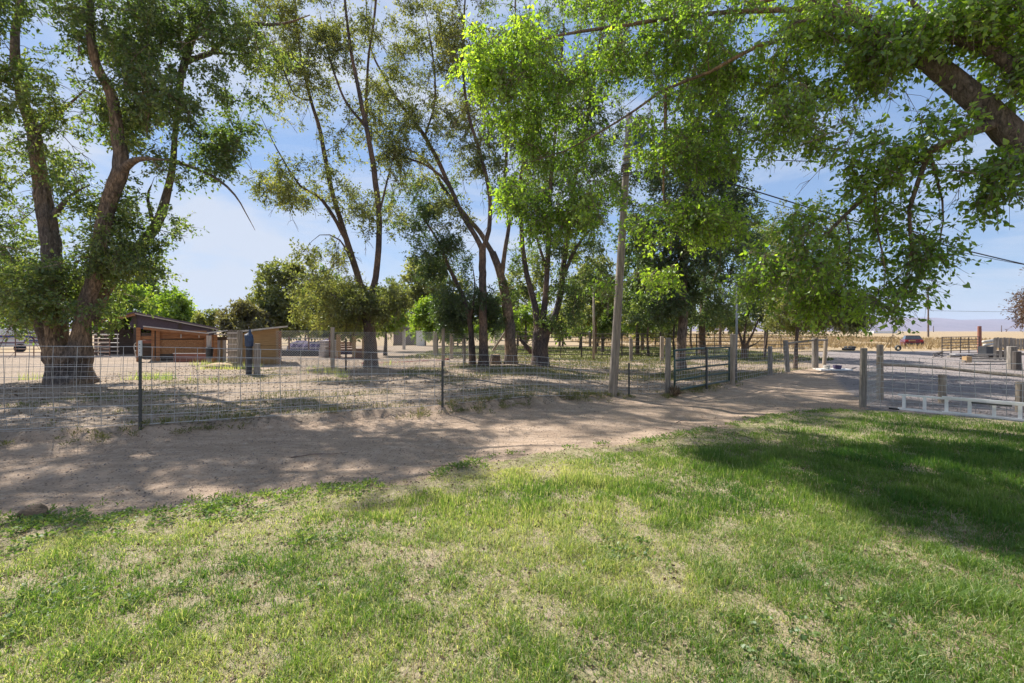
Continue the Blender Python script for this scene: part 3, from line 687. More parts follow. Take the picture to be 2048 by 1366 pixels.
tree('small_tree', 'rightmost small tree with a straight trunk and wide low dark crown beside the lane', (1591, 740), 18.5, [
    [(1591, 740, 0, 6), (1592, 700, 0, 5), (1594, 660, 0, 4.5), (1598, 620, 0, 4), (1606, 560, 0, 2.5)], [(1594, 650, 0, 3), (1620, 620, 0, 2), (1660, 610, 0, 1.4), (1700, 600, .2, 1)], [(1595, 645, 0, 3), (1570, 610, .2, 2), (1550, 590, .3, 1.4)]],
  [(1610, 600, 60, 45, 0, 1.4, 84), (1670, 610, 60, 38, .2, 1.4, 80), (1630, 545, 60, 35, 0, 1.3, 50), (1690, 640, 45, 20, 0, 1, 46), (1620, 645, 60, 16, 0, 1.2, 50), (1570, 630, 40, 26, .2, 1, 36), (1600, 460, 80, 60, 0, 1.5, 34), (1560, 540, 50, 50, 0, 1.3, 26), (1650, 520, 50, 45, .2, 1.3, 20)],
  leaf='leafB', size=.08, per=70, group=SMALL)
for px, py, hh in ((1298, 712, 640), (1384, 700, 640), (1350, 712, 640)):
    lab = {1298: 'thin dark sapling between the utility pole and the gate', 1384: 'thin sapling trunk between the two shade tree trunks', 1350: 'thin crooked sapling leaning against the pale-based trunk'}[px]
    tree('sapling', lab, (px, py), None, [[(px, py, 0, 3.2), (px - 3, 680, 0, 2.6), (px - 1, 650, 0, 2.2), (px + 4, 610, 0, 1.6)]],
         [(px, 620, 45, 30, 0, 1.8, 36), (px - 10, 570, 40, 40, 0, 1.8, 24)], leaf='leafA', size=.13, per=60, twig_len=.6, twigs=False)

# trees standing far back
FAR = 'trees behind the sheds and the far corral'
far = [
  ('bushy_tree', 'lime green tree showing between the big elm and the barn roof', 262, 34, 'leafE', [(260, 600, 45, 40, 90), (230, 640, 40, 20, 40), (275, 640, 35, 20, 40)]),
  ('bushy_tree', 'yellow-green tree rising behind the barn ridge', 348, 40, 'leafE', [(345, 612, 42, 32, 110), (330, 640, 40, 14, 40), (385, 640, 20, 14, 16)]),
  ('spruce_tree', 'very dark tree between the lime and the yellow-green trees', 305, 46, 'leafD', [(295, 590, 28, 45, 60), (315, 620, 20, 25, 30)]),
  ('bushy_tree', 'wispy sparse sapling right of the yellow-green tree', 418, 38, 'leafB', [(415, 640, 22, 22, 24), (425, 620, 10, 12, 6)]),
  ('bushy_tree', 'brown-green bush standing behind the white-roofed shed', 485, 33, 'leafM', [(485, 630, 42, 28, 110), (520, 640, 25, 18, 30)]),
  ('bushy_tree', 'broad olive green tree behind the chain-link fence', 560, 36, 'leafB', [(560, 580, 55, 55, 130), (530, 615, 45, 30, 70), (600, 620, 50, 35, 80), (600, 550, 40, 35, 50)]),
  ('bushy_tree', 'rounded mid green tree partly behind the slender elm', 660, 34, 'leafA', [(650, 590, 50, 45, 90), (690, 640, 60, 20, 60), (780, 590, 35, 35, 60)]),
  ('bushy_tree', 'bright lime shrub hugging the left of the grey gable', 770, 27, 'leafE', [(776, 634, 32, 24, 70), (795, 628, 14, 12, 20)]),
  ('willow_tree', 'tall pale willow behind the grey gable', 840, 48, 'leafB', [(835, 570, 28, 60, 60), (850, 610, 30, 40, 50)]),
  ('bushy_tree', 'bright lime shrub right of the grey gable', 872, 30, 'leafE', [(872, 628, 46, 36, 130), (905, 655, 25, 16, 40), (850, 620, 20, 14, 24)]),
  ('bushy_tree', 'yellowish bush seen between the rough elm and the low-forked elm', 1050, 36, 'leafE', [(1045, 640, 25, 22, 34), (1000, 640, 25, 28, 30), (1070, 610, 20, 30, 16)]),
  ('orchard_tree', 'olive orchard tree left of the thin pale pole', 1160, 40, 'leafB', [(1150, 635, 40, 24, 56), (1110, 645, 24, 16, 20)]),
  ('orchard_tree', 'orchard tree with a crooked trunk just behind the pipe panels', 1205, 34, 'leafA', [(1195, 640, 35, 20, 46), (1220, 620, 20, 25, 24)]),
  ('orchard_tree', 'yellow-tinged orchard tree left of the utility pole', 1238, 44, 'leafE', [(1250, 635, 28, 20, 30)]),
  ('orchard_tree', 'dull green tree right of the utility pole', 1285, 36, 'leafB', [(1280, 610, 40, 40, 60), (1300, 560, 35, 40, 40)]),
  ('bushy_tree', 'dark green backdrop tree above the white trailer', 40, 44, 'leafA', [(40, 620, 60, 34, 70), (-40, 610, 50, 40, 50), (100, 630, 40, 24, 30)]),
  ('orchard_tree', 'low hazy green tree in the gap right of the low-forked elm', 1125, 52, 'leafB', [(1125, 640, 38, 18, 50), (1080, 645, 28, 14, 30)]),
  ('bushy_tree', 'wide low hedge-like tree behind the timber pen', 610, 48, 'leafB', [(600, 645, 60, 18, 80), (680, 650, 50, 14, 50), (560, 640, 30, 20, 30)]),
  ('bushy_tree', 'light green tree in the gap behind the small dark-crowned elm', 940, 40, 'leafE', [(925, 640, 30, 24, 50), (965, 650, 25, 14, 24), (900, 625, 24, 24, 24)]),
  ('bushy_tree', 'tall olive tree filling the gap between the V-forked elm and the stout one', 1035, 44, 'leafB', [(1030, 590, 40, 50, 60), (1075, 560, 30, 50, 36)]),
  ('bushy_tree', 'tall hazy olive tree behind the thin pale pole', 1180, 46, 'leafB', [(1185, 570, 45, 50, 60), (1220, 600, 40, 40, 50), (1150, 540, 30, 50, 30)]),
  ('bushy_tree', 'loose olive tree filling the space right of the stout elm', 1190, 32, 'leafB', [(1195, 560, 45, 55, 60), (1160, 610, 40, 35, 40)]),
  ('bushy_tree', 'green tree filling the space just right of the utility pole', 1275, 30, 'leafA', [(1275, 560, 45, 50, 60), (1290, 620, 45, 28, 40), (1270, 470, 45, 50, 44)]),
  ('bushy_tree', 'tall pale green tree far behind the slim V-forked elm', 905, 46, 'leafB', [(895, 590, 45, 45, 50), (870, 540, 35, 35, 26)]),
  ('far_bush', 'low bush line piece left of the slender elm trunk', 700, 56, 'leafB', [(700, 648, 50, 16, 50), (665, 652, 30, 12, 24)]),
  ('far_bush', 'bushy growth at the foot of the pale willow', 850, 54, 'leafE', [(850, 650, 40, 16, 50), (885, 652, 30, 12, 24)]),
  ('far_bush', 'dull bush in the gap left of the V-forked elm', 915, 58, 'leafB', [(915, 650, 44, 16, 50), (955, 652, 26, 12, 24)]),
  ('far_bush', 'dull bush between the rough elm and the stout elm', 1050, 56, 'leafA', [(1048, 648, 36, 18, 50), (1010, 652, 26, 12, 24)]),
  ('far_bush', 'yellowish bush right of the stout elm', 1118, 60, 'leafE', [(1120, 650, 40, 16, 44), (1155, 652, 26, 12, 24)]),
  ('far_bush', 'wide dull bush behind the thin pale pole', 1195, 58, 'leafB', [(1195, 648, 46, 18, 54), (1235, 650, 30, 14, 30)]),
  ('far_bush', 'hazy bush behind the pale post left of the gate', 1310, 60, 'leafB', [(1300, 650, 44, 16, 44), (1345, 652, 30, 12, 24)]),
  ('orchard_tree', 'dull green tree far behind the sapling near the gate', 1320, 48, 'leafA', [(1320, 630, 40, 26, 60), (1280, 645, 30, 14, 30)]),
  ('orchard_tree', 'low green tree far behind the gate', 1440, 50, 'leafB', [(1430, 640, 40, 20, 50), (1480, 645, 25, 14, 30)]),
  ('bushy_tree', 'light green tree at the far end of the lane row', 1530, 38, 'leafE', [(1535, 500, 40, 60, 50), (1570, 560, 35, 40, 30)]),
  ('bushy_tree', 'tall backdrop tree closing the gap behind the gate trees', 1440, 42, 'leafA', [(1430, 350, 60, 80, 60), (1470, 440, 60, 70, 50)]),
]
for nm, lab, px, d, lf, bl in far:
    by = HY + CH * F / d
    tops = min(b[1] for b in bl)
    tree(nm, lab, (px, by), d, [[(px, by, 0, 150 / d), (px + 1, (by + tops) / 2 + 15, 0, 100 / d), (px + 2, tops + 10, 0, 40 / d)]],
         [(b[0], b[1] + (6 if 'bush' in nm else 0), b[2], b[3] * (1.2 if 'bush' in nm else 1), 0, b[2] / F * d * .9, int(b[4] * .9)) for b in bl], leaf=lf, size=.0056 * d, per=60, twig_len=.018 * d, group=FAR, twigs=False, flare=.1)
tree('plum_tree', 'red-leaved tree poking in at the right edge of the view', (2100, 740), 18, [[(2110, 740, 0, 6), (2106, 680, 0, 5), (2095, 620, 0, 3), (2080, 560, 0, 2)], [(2100, 650, 0, 3), (2060, 625, 0, 1.6), (2035, 612, 0, 1)]],
     [(2050, 612, 22, 14, 0, .5, 12), (2045, 640, 14, 10, 0, .4, 6), (2100, 590, 50, 60, 0, 1.4, 70)], leaf='leafR', size=.07, per=60)

# the maple whose canopy overhangs the lawn
tree('overhanging_tree', 'big overhanging shade tree with thick limbs arching in from the right edge', (2330, 905), 5.6, [
    [(2330, 905, 0, 72), (2320, 780, 0, 62), (2290, 650, 0, 56), (2240, 540, 0, 52)],
    [(2245, 560, 0, 60), (2160, 440, 0, 52), (2075, 325, .1, 42), (2015, 262, .1, 37), (1960, 205, .2, 32), (1900, 155, .3, 28), (1840, 110, .4, 23), (1770, 70, .6, 17), (1690, 30, .9, 13), (1600, -10, 1.3, 11), (1500, 10, 1.8, 8)],
    [(2260, 470, -.2, 26), (2150, 270, -.2, 22), (2060, 165, -.1, 19), (1985, 105, 0, 16), (1910, 75, .1, 16), (1850, 30, .3, 13), (1780, -40, .5, 9)],
    [(1985, 250, .1, 15), (1925, 270, .2, 13), (1860, 305, .3, 10), (1810, 340, .5, 8), (1750, 380, .6, 6), (1690, 430, .8, 4.5), (1630, 490, 1, 3.5), (1560, 530, 1.3, 2.5), (1480, 560, 1.6, 2)],
    [(1845, 95, .4, 14), (1760, 85, .7, 10), (1650, 75, 1.1, 7), (1520, 90, 1.6, 5), (1420, 145, 2.0, 3.6), (1330, 180, 2.2, 3), (1240, 240, 2.2, 2.2), (1130, 300, 2.3, 2.6), (1040, 330, 2.3, 2)],
    [(1700, 20, .9, 8), (1560, 20, 1.5, 6), (1400, 30, 2, 5), (1250, 50, 2.1, 4), (1120, 70, 2.1, 3), (980, 110, 2.1, 2)],
    [(1860, 300, .3, 7), (1820, 420, .4, 5), (1825, 500, .5, 3.5), (1800, 590, .6, 2.5), (1780, 640, .6, 1.5)],
    [(1330, 190, 2.5, 4), (1330, 320, 2.6, 3), (1330, 430, 2.7, 2), (1380, 500, 2.8, 1.5)],
    [(1750, 382, .6, 4), (1755, 450, .6, 3), (1770, 540, .6, 2.2), (1762, 600, .6, 1.5)],
    [(1690, 430, .8, 3.5), (1700, 500, .8, 2.6), (1690, 560, .8, 1.8)], [(1860, 305, .3, 4), (1885, 400, .3, 3), (1880, 480, .35, 2.2), (1850, 540, .4, 1.4)],
    [(2060, 350, 0, 10), (2010, 360, -.1, 7), (1960, 350, -.2, 5), (1900, 340, -.2, 3)],
    [(1590, 45, .8, 3), (1650, 32, .7, 4), (1700, 40, .6, 4), (1770, 70, .5, 5)],
    [(2240, 540, 0, 30), (2320, 400, .6, 24), (2420, 200, 1.2, 16), (2500, 0, 2, 9)],
    [(1740, 35, .6, 7), (1560, -60, 1.8, 6), (1350, -60, 2.4, 4), (1150, -30, 2.6, 3)]],
  [(945, 130, 60, 60, 2.1, .7, 26), (1010, 190, 60, 70, 2.2, .7, 30), (1100, 90, 100, 80, 2.1, .9, 50), (1120, 250, 90, 80, 2.3, .9, 50), (1060, 380, 60, 50, 2.4, .7, 26), (1180, 400, 70, 50, 2.3, .8, 30), (1110, 440, 60, 40, 2.4, .6, 14),
   (1240, 90, 110, 70, 2.6, 1.1, 50), (1320, 260, 60, 80, 2.7, 1, 22), (1340, 440, 80, 40, 2.7, .7, 36), (1420, 450, 70, 40, 2.4, .7, 28), (1400, 110, 110, 90, 2.1, 1.1, 66), (1420, 270, 90, 80, 2.1, .9, 44),
   (1550, 90, 110, 90, 1.5, 1, 60), (1560, 240, 80, 60, 1.4, .8, 24), (1680, 120, 100, 90, .9, .9, 50), (1640, 250, 80, 50, 1, .7, 16), (1790, 60, 110, 60, .4, .8, 40), (1940, 50, 110, 50, .1, .7, 38),
   (2030, 120, 60, 60, -.1, .6, 20), (1750, 300, 80, 60, .5, .6, 17), (1860, 250, 55, 50, .2, .5, 10), (1960, 320, 70, 35, 0, .5, 12), (2010, 370, 45, 25, -.2, .4, 9), (1700, 410, 90, 60, .7, .8, 14),
   (1620, 480, 80, 60, 1, .8, 15), (1790, 460, 90, 70, .5, .8, 14), (1870, 500, 60, 45, .3, .5, 7), (1840, 570, 55, 35, .4, .5, 7), (1760, 610, 60, 28, .6, .5, 7), (1600, 560, 90, 50, 1.2, .9, 18), (1500, 540, 70, 50, 1.6, .8, 15),
   (1660, 590, 40, 40, 1, .6, 14), (1200, 560, 20, 20, 3, .4, 3), (1330, 550, 50, 30, 2.7, .6, 8), (1600, -100, 300, 80, 1.8, 1.6, 90), (1250, -60, 200, 60, 3, 1.2, 60), (2200, 60, 150, 150, .4, 1.5, 70), (2330, -50, 200, 150, 1.5, 1.6, 60)],
  leaf='leafC', bark='barkC', size=.075, per=66, twig_len=.42, fancy=True, aspect=.5, droop=.55, sides=20, ridge_d=.09, flare=.25, parts=True, tip_r=.0035, tint_shift=.1, w0=1, wl=.92, bare=110)

# its largest leaves, one object each, all sharing one of three leaf meshes
def leaf_mesh(tv):
    me = bpy.data.meshes.new('leaf'); a = .55
    n = 9; vs = [(0, 0, 0)]; fs = []
    prof = [.0, .32, .5, .52, .45, .33, .22, .12, 0]
    P = []
    for i in range(n):
        t = i / (n - 1); w = prof[i] * a; z = -.18 * t * t
        P.append([(-w, t, z + w * .22), (0, t, z), (w, t, z + w * .22)])
    vs = [p for r in P for p in r]
    for i in range(n - 1):
        b = i * 3; fs += [(b, b + 1, b + 4, b + 3), (b + 1, b + 2, b + 5, b + 4)]
    me.from_pydata(vs, [], fs); at = me.attributes.new('tint', 'FLOAT', 'POINT'); at.data.foreach_set('value', [tv] * len(vs))
    me.materials.append(M['leafC']); return me
LM = [leaf_mesh(t) for t in (.3, .5, .75)]
for root, o, d, sz, tn_, asp in PARTS_LEAVES:
    d = Vector(d).normalized(); sd = d.cross(Vector(rng.normal(size=3))).normalized(); nn = sd.cross(d)
    R = Matrix((sd, d, nn)).transposed().to_4x4()
    ob = link_mesh('leaf', LM[0 if tn_ < .4 else (1 if tn_ < .65 else 2)])
    ob.parent = root
    ob.matrix_local = Matrix.Translation(-Vector(root.location)) @ Matrix.Translation(Vector(o)) @ R @ Matrix.Scale(float(sz) * 1.05, 4)

# ------------------------------------------------------------------ front wire fence, gate and posts
def zg(x, y): return float(hgt(x, y))
def P3(x, y, z=0): return (float(x), float(y), float(z))

def round_post(name, parent, x, y, h, r, mat, lean=(0, 0), rb=None, seed=1):
    m = MB(); z0 = zg(x, y); rb = rb or r * 1.05
    pts = [(x, y, z0 - .15), (x + lean[0] * .3, y + lean[1] * .3, z0 + h * .3), (x + lean[0] * .7, y + lean[1] * .7, z0 + h * .7), (x + lean[0], y + lean[1], z0 + h - .012), (x + lean[0], y + lean[1], z0 + h)]
    m.tube(pts, [rb, (rb + r) / 2, r, r, r * .9], 12, disp=ridge(.07, 9, seed))
    return m.build(name, mat, parent, world=parent is not None, smooth=False)

def t_post(parent, x, y, h, tip=False):
    m = MB(); z = zg(x, y)
    m.box((x, y, z + h / 2 - .1), (.045, .006, h + .2)); m.box((x, y + .018, z + h / 2 - .1), (.006, .03, h + .2))
    for k in range(int(h / .06)): m.box((x, y - .006, z + .05 + k * .06), (.014, .008, .012))
    o = m.build('steel_post', M['tpost'], parent, world=True)
    if tip:
        q = MB(); q.box((x, y, z + h - .08), (.05, .012, .24)); q.box((x, y + .02, z + h - .08), (.012, .034, .24))
        q.build('white_tip', M['whitetip'], parent, world=True)
    return o

def wire_run(root, path, tops, stay=.3, rows=None, r=.0032, mat='galv', name='wire_mesh', z0=.03, sag=.02, step=.3, wob=.005, seed=3):
    """path: list of (x, y) ; tops: heights at each; rows: fractions of the height"""
    path = np.array(path, float); seg = np.linalg.norm(np.diff(path, axis=0), axis=1); s = np.concatenate([[0], np.cumsum(seg)])
    Ltot = s[-1]; rows = rows if rows is not None else np.linspace(0, 1, 9)
    def at(t):
        x = np.interp(t, s, path[:, 0]); y = np.interp(t, s, path[:, 1]); h = np.interp(t, s, tops)
        return x, y, h
    m = MB(); ts = np.linspace(0, Ltot, max(2, int(Ltot / step)) + 1)
    x, y, h = at(ts); gk = hgt(path[:, 0], path[:, 1] + .15); g0 = np.interp(ts, s, gk)
    def wz(f, tt, hh, gg): return gg + z0 + (hh - z0) * f + (vnoise(tt * .9, tt * 0 + f * 7, seed=seed) - .5) * wob * 2 * (1.6 - 1.4 * f)
    for f in rows:
        yy = y + (vnoise(ts * .7, ts * 0 + f * 3, seed=seed + 2) - .5) * .04
        m.tube(np.stack([x, yy, wz(f, ts, h, g0)], -1), r, 3, cap=False)
    tv = np.arange(stay * .5, Ltot, stay)
    x, y, h = at(tv); g0 = np.interp(tv, s, gk)
    for i, t in enumerate(tv):
        fr = np.array([0, .33, .66, 1.]); tt = np.full(4, t)
        zz = wz(fr, tt, np.full(4, h[i]), np.full(4, g0[i]))
        xx = x[i] + (vnoise(tt * 3 + fr * 2, fr * 3, seed=seed + 8) - .5) * .03
        yy = y[i] + (vnoise(tt * .7, fr * 3, seed=seed + 2) - .5) * .04
        m.tube(np.stack([xx, yy, zz], -1), r, 3, cap=False)
    return m.build(name, M[mat], root, world=True)

A = [tuple(gp(*p)) for p in ((-260, 888), (0, 880), (280, 868), (590, 846), (885, 823), (1060, 806), (1222, 792))]
fr = empty('wire_fence', (A[2][0], A[2][1], 0), label='long galvanised field fence running from the left edge to the utility pole', cat='fence')
th = [1.27, 1.26, 1.24, 1.15, 1.02, .92, .80]
def sub(a, t, i, j): return a[i:j], t[i:j]
wire_run(fr, A[:3], th[:3], .3, np.linspace(0, 1, 9), .0045, seed=3)
wire_run(fr, A[2:5], th[2:5], .3, np.linspace(0, 1, 9), .005, seed=5)
wire_run(fr, A[4:], th[4:], .3, np.linspace(0, 1, 8), .0045, seed=7)
wire_run(fr, A[:5], [v * .86 for v in th[:5]], .085, np.linspace(0, 1, 11), .0021, 'wirefine', 'fine_mesh', seed=11, wob=.02)
wire_run(fr, A[4:], [v * .8 for v in th[4:]], .1, np.linspace(0, 1, 9), .0025, 'wirefine', 'fine_mesh', seed=13)
t_post(fr, *gp(280, 869), 1.33, True); t_post(fr, *gp(885, 824), .9); t_post(fr, *gp(1258, 792), .82)
t_post(fr, *gp(-120, 884), 1.3)

gx0, gy0 = gp(1335, 790); gx1, gy1 = gp(1463, 768)
gr = empty('gate_fence', (gx0, gy0, 0), label='short mesh fence from the utility pole past the gate to the lane posts', cat='fence')
round_post('wooden_post', gr, gx0, gy0, 1.43, .066, M['greypost'], (.02, 0), seed=4)
round_post('wooden_post', gr, gx1, gy1, 1.5, .082, M['post'], (.05, 0), seed=6)
p15 = gp(1540, 750); p157 = gp(1575, 744); p163 = gp(1630, 735)
round_post('wooden_post', gr, *p15, 1.05, .075, M['greypost'], seed=8)
round_post('wooden_post', gr, *p157, 1.25, .085, M['greypost'], (-.08, 0), seed=9)
round_post('wooden_post', gr, *p163, 1.3, .12, M['greypost'], seed=10)
p165 = gp(1648, 731); round_post('wooden_post', gr, *p165, 1.25, .075, M['post'], (.1, 0), seed=11)
m = MB(); m.tube([P3(p157[0], p157[1], 1.12), P3(*((p157 + p163) / 2), 1.16), P3(p163[0], p163[1], 1.2), P3(p165[0] + .1, p165[1], 1.18)], .045, 8); m.build('top_rail', M['greypost'], gr, world=True)
wire_run(gr, [gp(1222, 792), gp(1335, 790)], [.8, .95], .15, np.linspace(0, 1, 8), .004, seed=17)
wire_run(gr, [gp(1463, 768), p15, p157, p163], [1.05, .95, 1.0, 1.1], .2, np.linspace(0, 1, 8), .0045, seed=19)
wire_run(gr, [gp(1350, 780), gp(1463, 760)], [1.1, 1.15], .16, np.linspace(0, 1, 10), .004, seed=23)

# gate
ga = np.array([gx0 + .16, gy0 - .05]); gb = np.array([gx1 - .12, gy1 - .1]); gdir = gb - ga; glen = float(np.linalg.norm(gdir)); gang = math.atan2(gdir[1], gdir[0])
gate = empty('pipe_gate', (ga[0], ga[1], zg(*ga)), gang, 'green pipe gate hung between two weathered posts', 'gate')
for z in (1.13, .88, .63, .38, .13):
    MB().tube([(0, 0, z), (glen * .5, 0, z + .012), (glen, 0, z)], .024, 8).build('rail', M['greenpipe'], gate, smooth=True)
for x in (0, glen): MB().tube([(x, 0, .11), (x, 0, 1.15)], .026, 8).build('upright', M['greenpipe'], gate, smooth=True)
MB().box((glen * .52, -.03, .6), (.07, .035, 1.15)).build('brace', M['tpost'], gate)
m = MB()
for k in range(int(glen / .13)): m.tube([(.06 + k * .13, .03, .14), (.06 + k * .13, .03, 1.12)], .0022, 3, cap=False)
for k in range(9): m.tube([(0, .03, .16 + k * .11), (glen, .03, .16 + k * .11)], .0022, 3, cap=False)
m.build('gate_mesh', M['galv'], gate)

# pole and pipe standing there
def utility_pole():
    x, y = gp(1225, 792); h = 6.95; r = empty('utility_pole', (x, y, zg(x, y)), label='tall pale wooden pole with blue boxes near its top', cat='utility pole')
    m = MB(); zs = [-.2, .0, 1, 2, 3, 4, 5, 6, h]
    m.tube([(z / h * .42 if z > 0 else 0, 0, z) for z in zs], [.112, .11, .106, .1, .094, .088, .082, .077, .072], 20, disp=ridge(.045, 8, 3)); m.build('pole', M['polewood'], r, smooth=True)
    for k, (dx, dz, s) in enumerate(((.235, 6.6, .26), (.25, 6.27, .24))):
        b = MB(); b.box((.40 + dx, -.02, dz), (s, .2, .27)); b.build('blue_box', M['boxblue'], r)
    MB().box((.40, -.11, 6.64), (.05, .05, .22)).build('bracket', M['whitetip'], r)
    for z in (6.2, 5.86, 5.7): MB().tube([(z / h * .42, 0, z - .03), (z / h * .42, 0, z + .03)], .118, 12).build('band', M['insul'], r)
    m = MB()                                                     # climbing rope wrapped round the shaft
    pts = [(5.6 / h * .42 + .125 * math.cos(t), .125 * math.sin(t), 5.35 + t * .009) for t in np.linspace(0, 12 * math.pi, 120)]
    m.tube(pts, .011, 4, cap=False); m.build('rope', M['tpost'], r)
utility_pole()
x, y = gp(1472, 762); m = MB(); m.tube([(0, 0, -.1), (.03, 0, 3.1)], .035, 8)
o = m.build('metal_pipe_post', M['insul'], smooth=True); o.location = (x, y, zg(x, y)); tag(o, 'thin upright grey metal pipe behind the gate latch post', 'post')
x, y = gp(1187, 720); m = MB(); m.tube([(0, 0, -.1), (.02, 0, 2.0), (.0, 0, 4.4)], [.07, .06, .045], 8)
o = m.build('pale_pole', M['post'], smooth=True); o.location = (x, y, zg(x, y)); tag(o, 'thin pale pole standing in front of the dark pipe panels', 'pole')

# right-hand mesh fence with two posts
ra = gp(1725, 811); rb = gp(2048, 838); rc = rb + (rb - ra) * .9; rp_ = gp(1760, 795)
rf = empty('wire_fence', (ra[0], ra[1], 0), label='wide-mesh wire fence behind the ladder at the right', cat='fence')
round_post('wooden_post', rf, *ra, 1.27, .062, M['greypost'], (.03, 0), seed=21)
wire_run(rf, [ra, rb, rc], [1.12, 1.02, 1.0], .2, np.linspace(0, 1, 9), .0055, seed=29, z0=.05)
wire_run(rf, [ra, rp_], [.8, .85], .07, np.linspace(0, 1, 9), .0035, seed=31)
# low post and rail fence
lf_ = empty('rail_fence', (rp_[0], rp_[1], 0), label='low fence of round posts and one long pole rail at the right', cat='fence')
q1 = gp(1885, 798); q2 = gp(2042, 818); q3 = q2 + (q2 - q1)
round_post('wooden_post', lf_, *rp_, 1.32, .066, M['post'], (.0, 0), seed=24)
round_post('wooden_post', lf_, *q1, .66, .075, M['post'], seed=25); round_post('wooden_post', lf_, *q2, .62, .08, M['post'], seed=26); round_post('wooden_post', lf_, *q3, .6, .12, M['post'], seed=27)
m = MB(); m.tube([P3(rp_[0], rp_[1] - .02, .80), P3(*((rp_ + q1) / 2), .77), P3(q1[0], q1[1], .73), P3(*((q1 + q2) / 2), .70), P3(q2[0], q2[1], .68), P3(q3[0], q3[1], .64)], [.03, .032, .034, .036, .038, .038], 10, disp=ridge(.05, 6, 2))
m.build('rail', M['post'], lf_, world=True)

# ladder lying on its edge
la = gp(1796, 820); lb = gp(2048, 846); ldir = (lb - la) / np.linalg.norm(lb - la)
lad = empty('ladder', (la[0], la[1], zg(*la) + .02), math.atan2(ldir[1], ldir[0]), 'long aluminium extension ladder lying on its side along the lawn edge', 'ladder')
for z, nm in ((.035, 'side_rail'), (.315, 'side_rail')):
    MB().box((1.6, 0, z), (3.2, .03, .036)).build(nm, M['alu'], lad)
for z in (.06, .345): MB().box((1.85, -.04, z), (2.9 - .5, .028, .034)).build('side_rail', M['alu'], lad)
for k in range(10):
    MB().box((.09 + .31 * k, 0, .175), (.05, .03, .25)).build('rung', M['alu'], lad)
MB().box((-.06, 0, .02), (.16, .07, .03)).build('foot', M['rubber'], lad)
MB().box((1.3, -.08, .29), (.5, .03, .03)).build('bracket', M['tpost'], lad)

# ------------------------------------------------------------------ chain-link fence
def chain_link(a, b, h, pitch, label, posts):
    a, b = np.array(a), np.array(b); Lg = float(np.linalg.norm(b - a)); u = (b - a) / Lg
    root = empty('chain_link_fence', (a[0], a[1], 0), label=label, cat='fence'); m = MB(); z0 = .05
    for s in np.arange(-h, Lg, pitch):
        for sg in (1, -1):
            t0, t1 = s, s + h; za, zb = (z0, z0 + h) if sg == 1 else (z0 + h, z0)
            c0, c1 = max(t0, 0), min(t1, Lg)
            if c1 - c0 < .02: continue
            f0, f1 = (c0 - t0) / h, (c1 - t0) / h
            p, q = a + u * c0, a + u * c1
            m.tube([(p[0], p[1], za + (zb - za) * f0), (q[0], q[1], za + (zb - za) * f1)], .0036, 3, cap=False)
    m.build('chain_link', M['galv'], root, world=True)
    for z in (z0, z0 + h): MB().tube([(a[0], a[1], z), (b[0], b[1], z)], .004, 4).build('wire', M['galv'], root, world=True)
    for (t, r, hh, mt) in posts:
        p = a + u * t * Lg
        round_post('wooden_post', root, p[0], p[1] - .08, hh, r, M[mt], seed=int(t * 50))
    return root
c0, c1, c2 = gp(552, 752), gp(667, 749), gp(887, 737)
c3 = gp(1012, 727)
chain_link(c0, c1, 1.55, .085, 'chain-link fence panel between the tan shed and a leaning grey post', [(1, .07, 1.62, 'post')])
chain_link(c1 + .02, c2, 1.5, .085, 'chain-link fence behind the slender elm', [(.1, .03, 1.2, 'darkpipe'), (1, .07, 1.62, 'post')])
chain_link(c2 + .02, c3, 1.45, .09, 'chain-link fence section running behind the V-forked elm', [(.3, .06, 1.3, 'greypost')])

# ------------------------------------------------------------------ pipe panels
def pipe_panel(w, h, rails, mat, label, group, ups=(0, .5, 1)):
    r = empty('pipe_fence', label=label, cat='fence', group=group)
    for k in range(rails):
        z = .18 + (h - .18) * k / (rails - 1)
        MB().tube([(0, 0, z), (w, 0, z)], .022, 6).build('rail', M[mat], r)
    for u in ups: MB().tube([(u * w, 0, 0), (u * w, 0, h + .02)], .026, 6).build('upright', M[mat], r)
    return r
def copy_tree(o, parent=None):
    c = o.copy(); COL.objects.link(c); c.parent = parent
    for ch in o.children: copy_tree(ch, c)
    return c
GP = 'dark pipe corral panels in the row beyond the trees'
proto = pipe_panel(2.9, 1.42, 6, 'darkpipe', 'dark six-rail pipe panel in the long row beyond the trees', GP)
pa, pb = gp(990, 719), gp(1655, 708)
n = 9; first = True
PL = ['dark pipe fence section showing left of the stout low-forked trunk', 'dark pipe fence section just right of the stout low-forked trunk', 'dark pipe fence section behind the thin pale pole', 'dark pipe fence section just left of the utility pole base',
      'dark pipe fence section between the utility pole and the gate', 'dark pipe fence section behind the pale-based trunk and the gate', 'dark pipe fence section behind the many-stemmed small tree', 'dark pipe fence section behind the tilting small tree', 'last dark pipe fence section beside the lane end posts']
for k in range(n):
    p = pa + (pb - pa) * k / n; q = pa + (pb - pa) * (k + 1) / n; dv = q - p
    o = proto if first else copy_tree(proto); first = False; o['label'] = PL[k]
    o.location = (p[0], p[1], zg(*p)); o.rotation_euler.z = math.atan2(dv[1], dv[0]); o.scale.x = float(np.linalg.norm(dv)) / 2.95
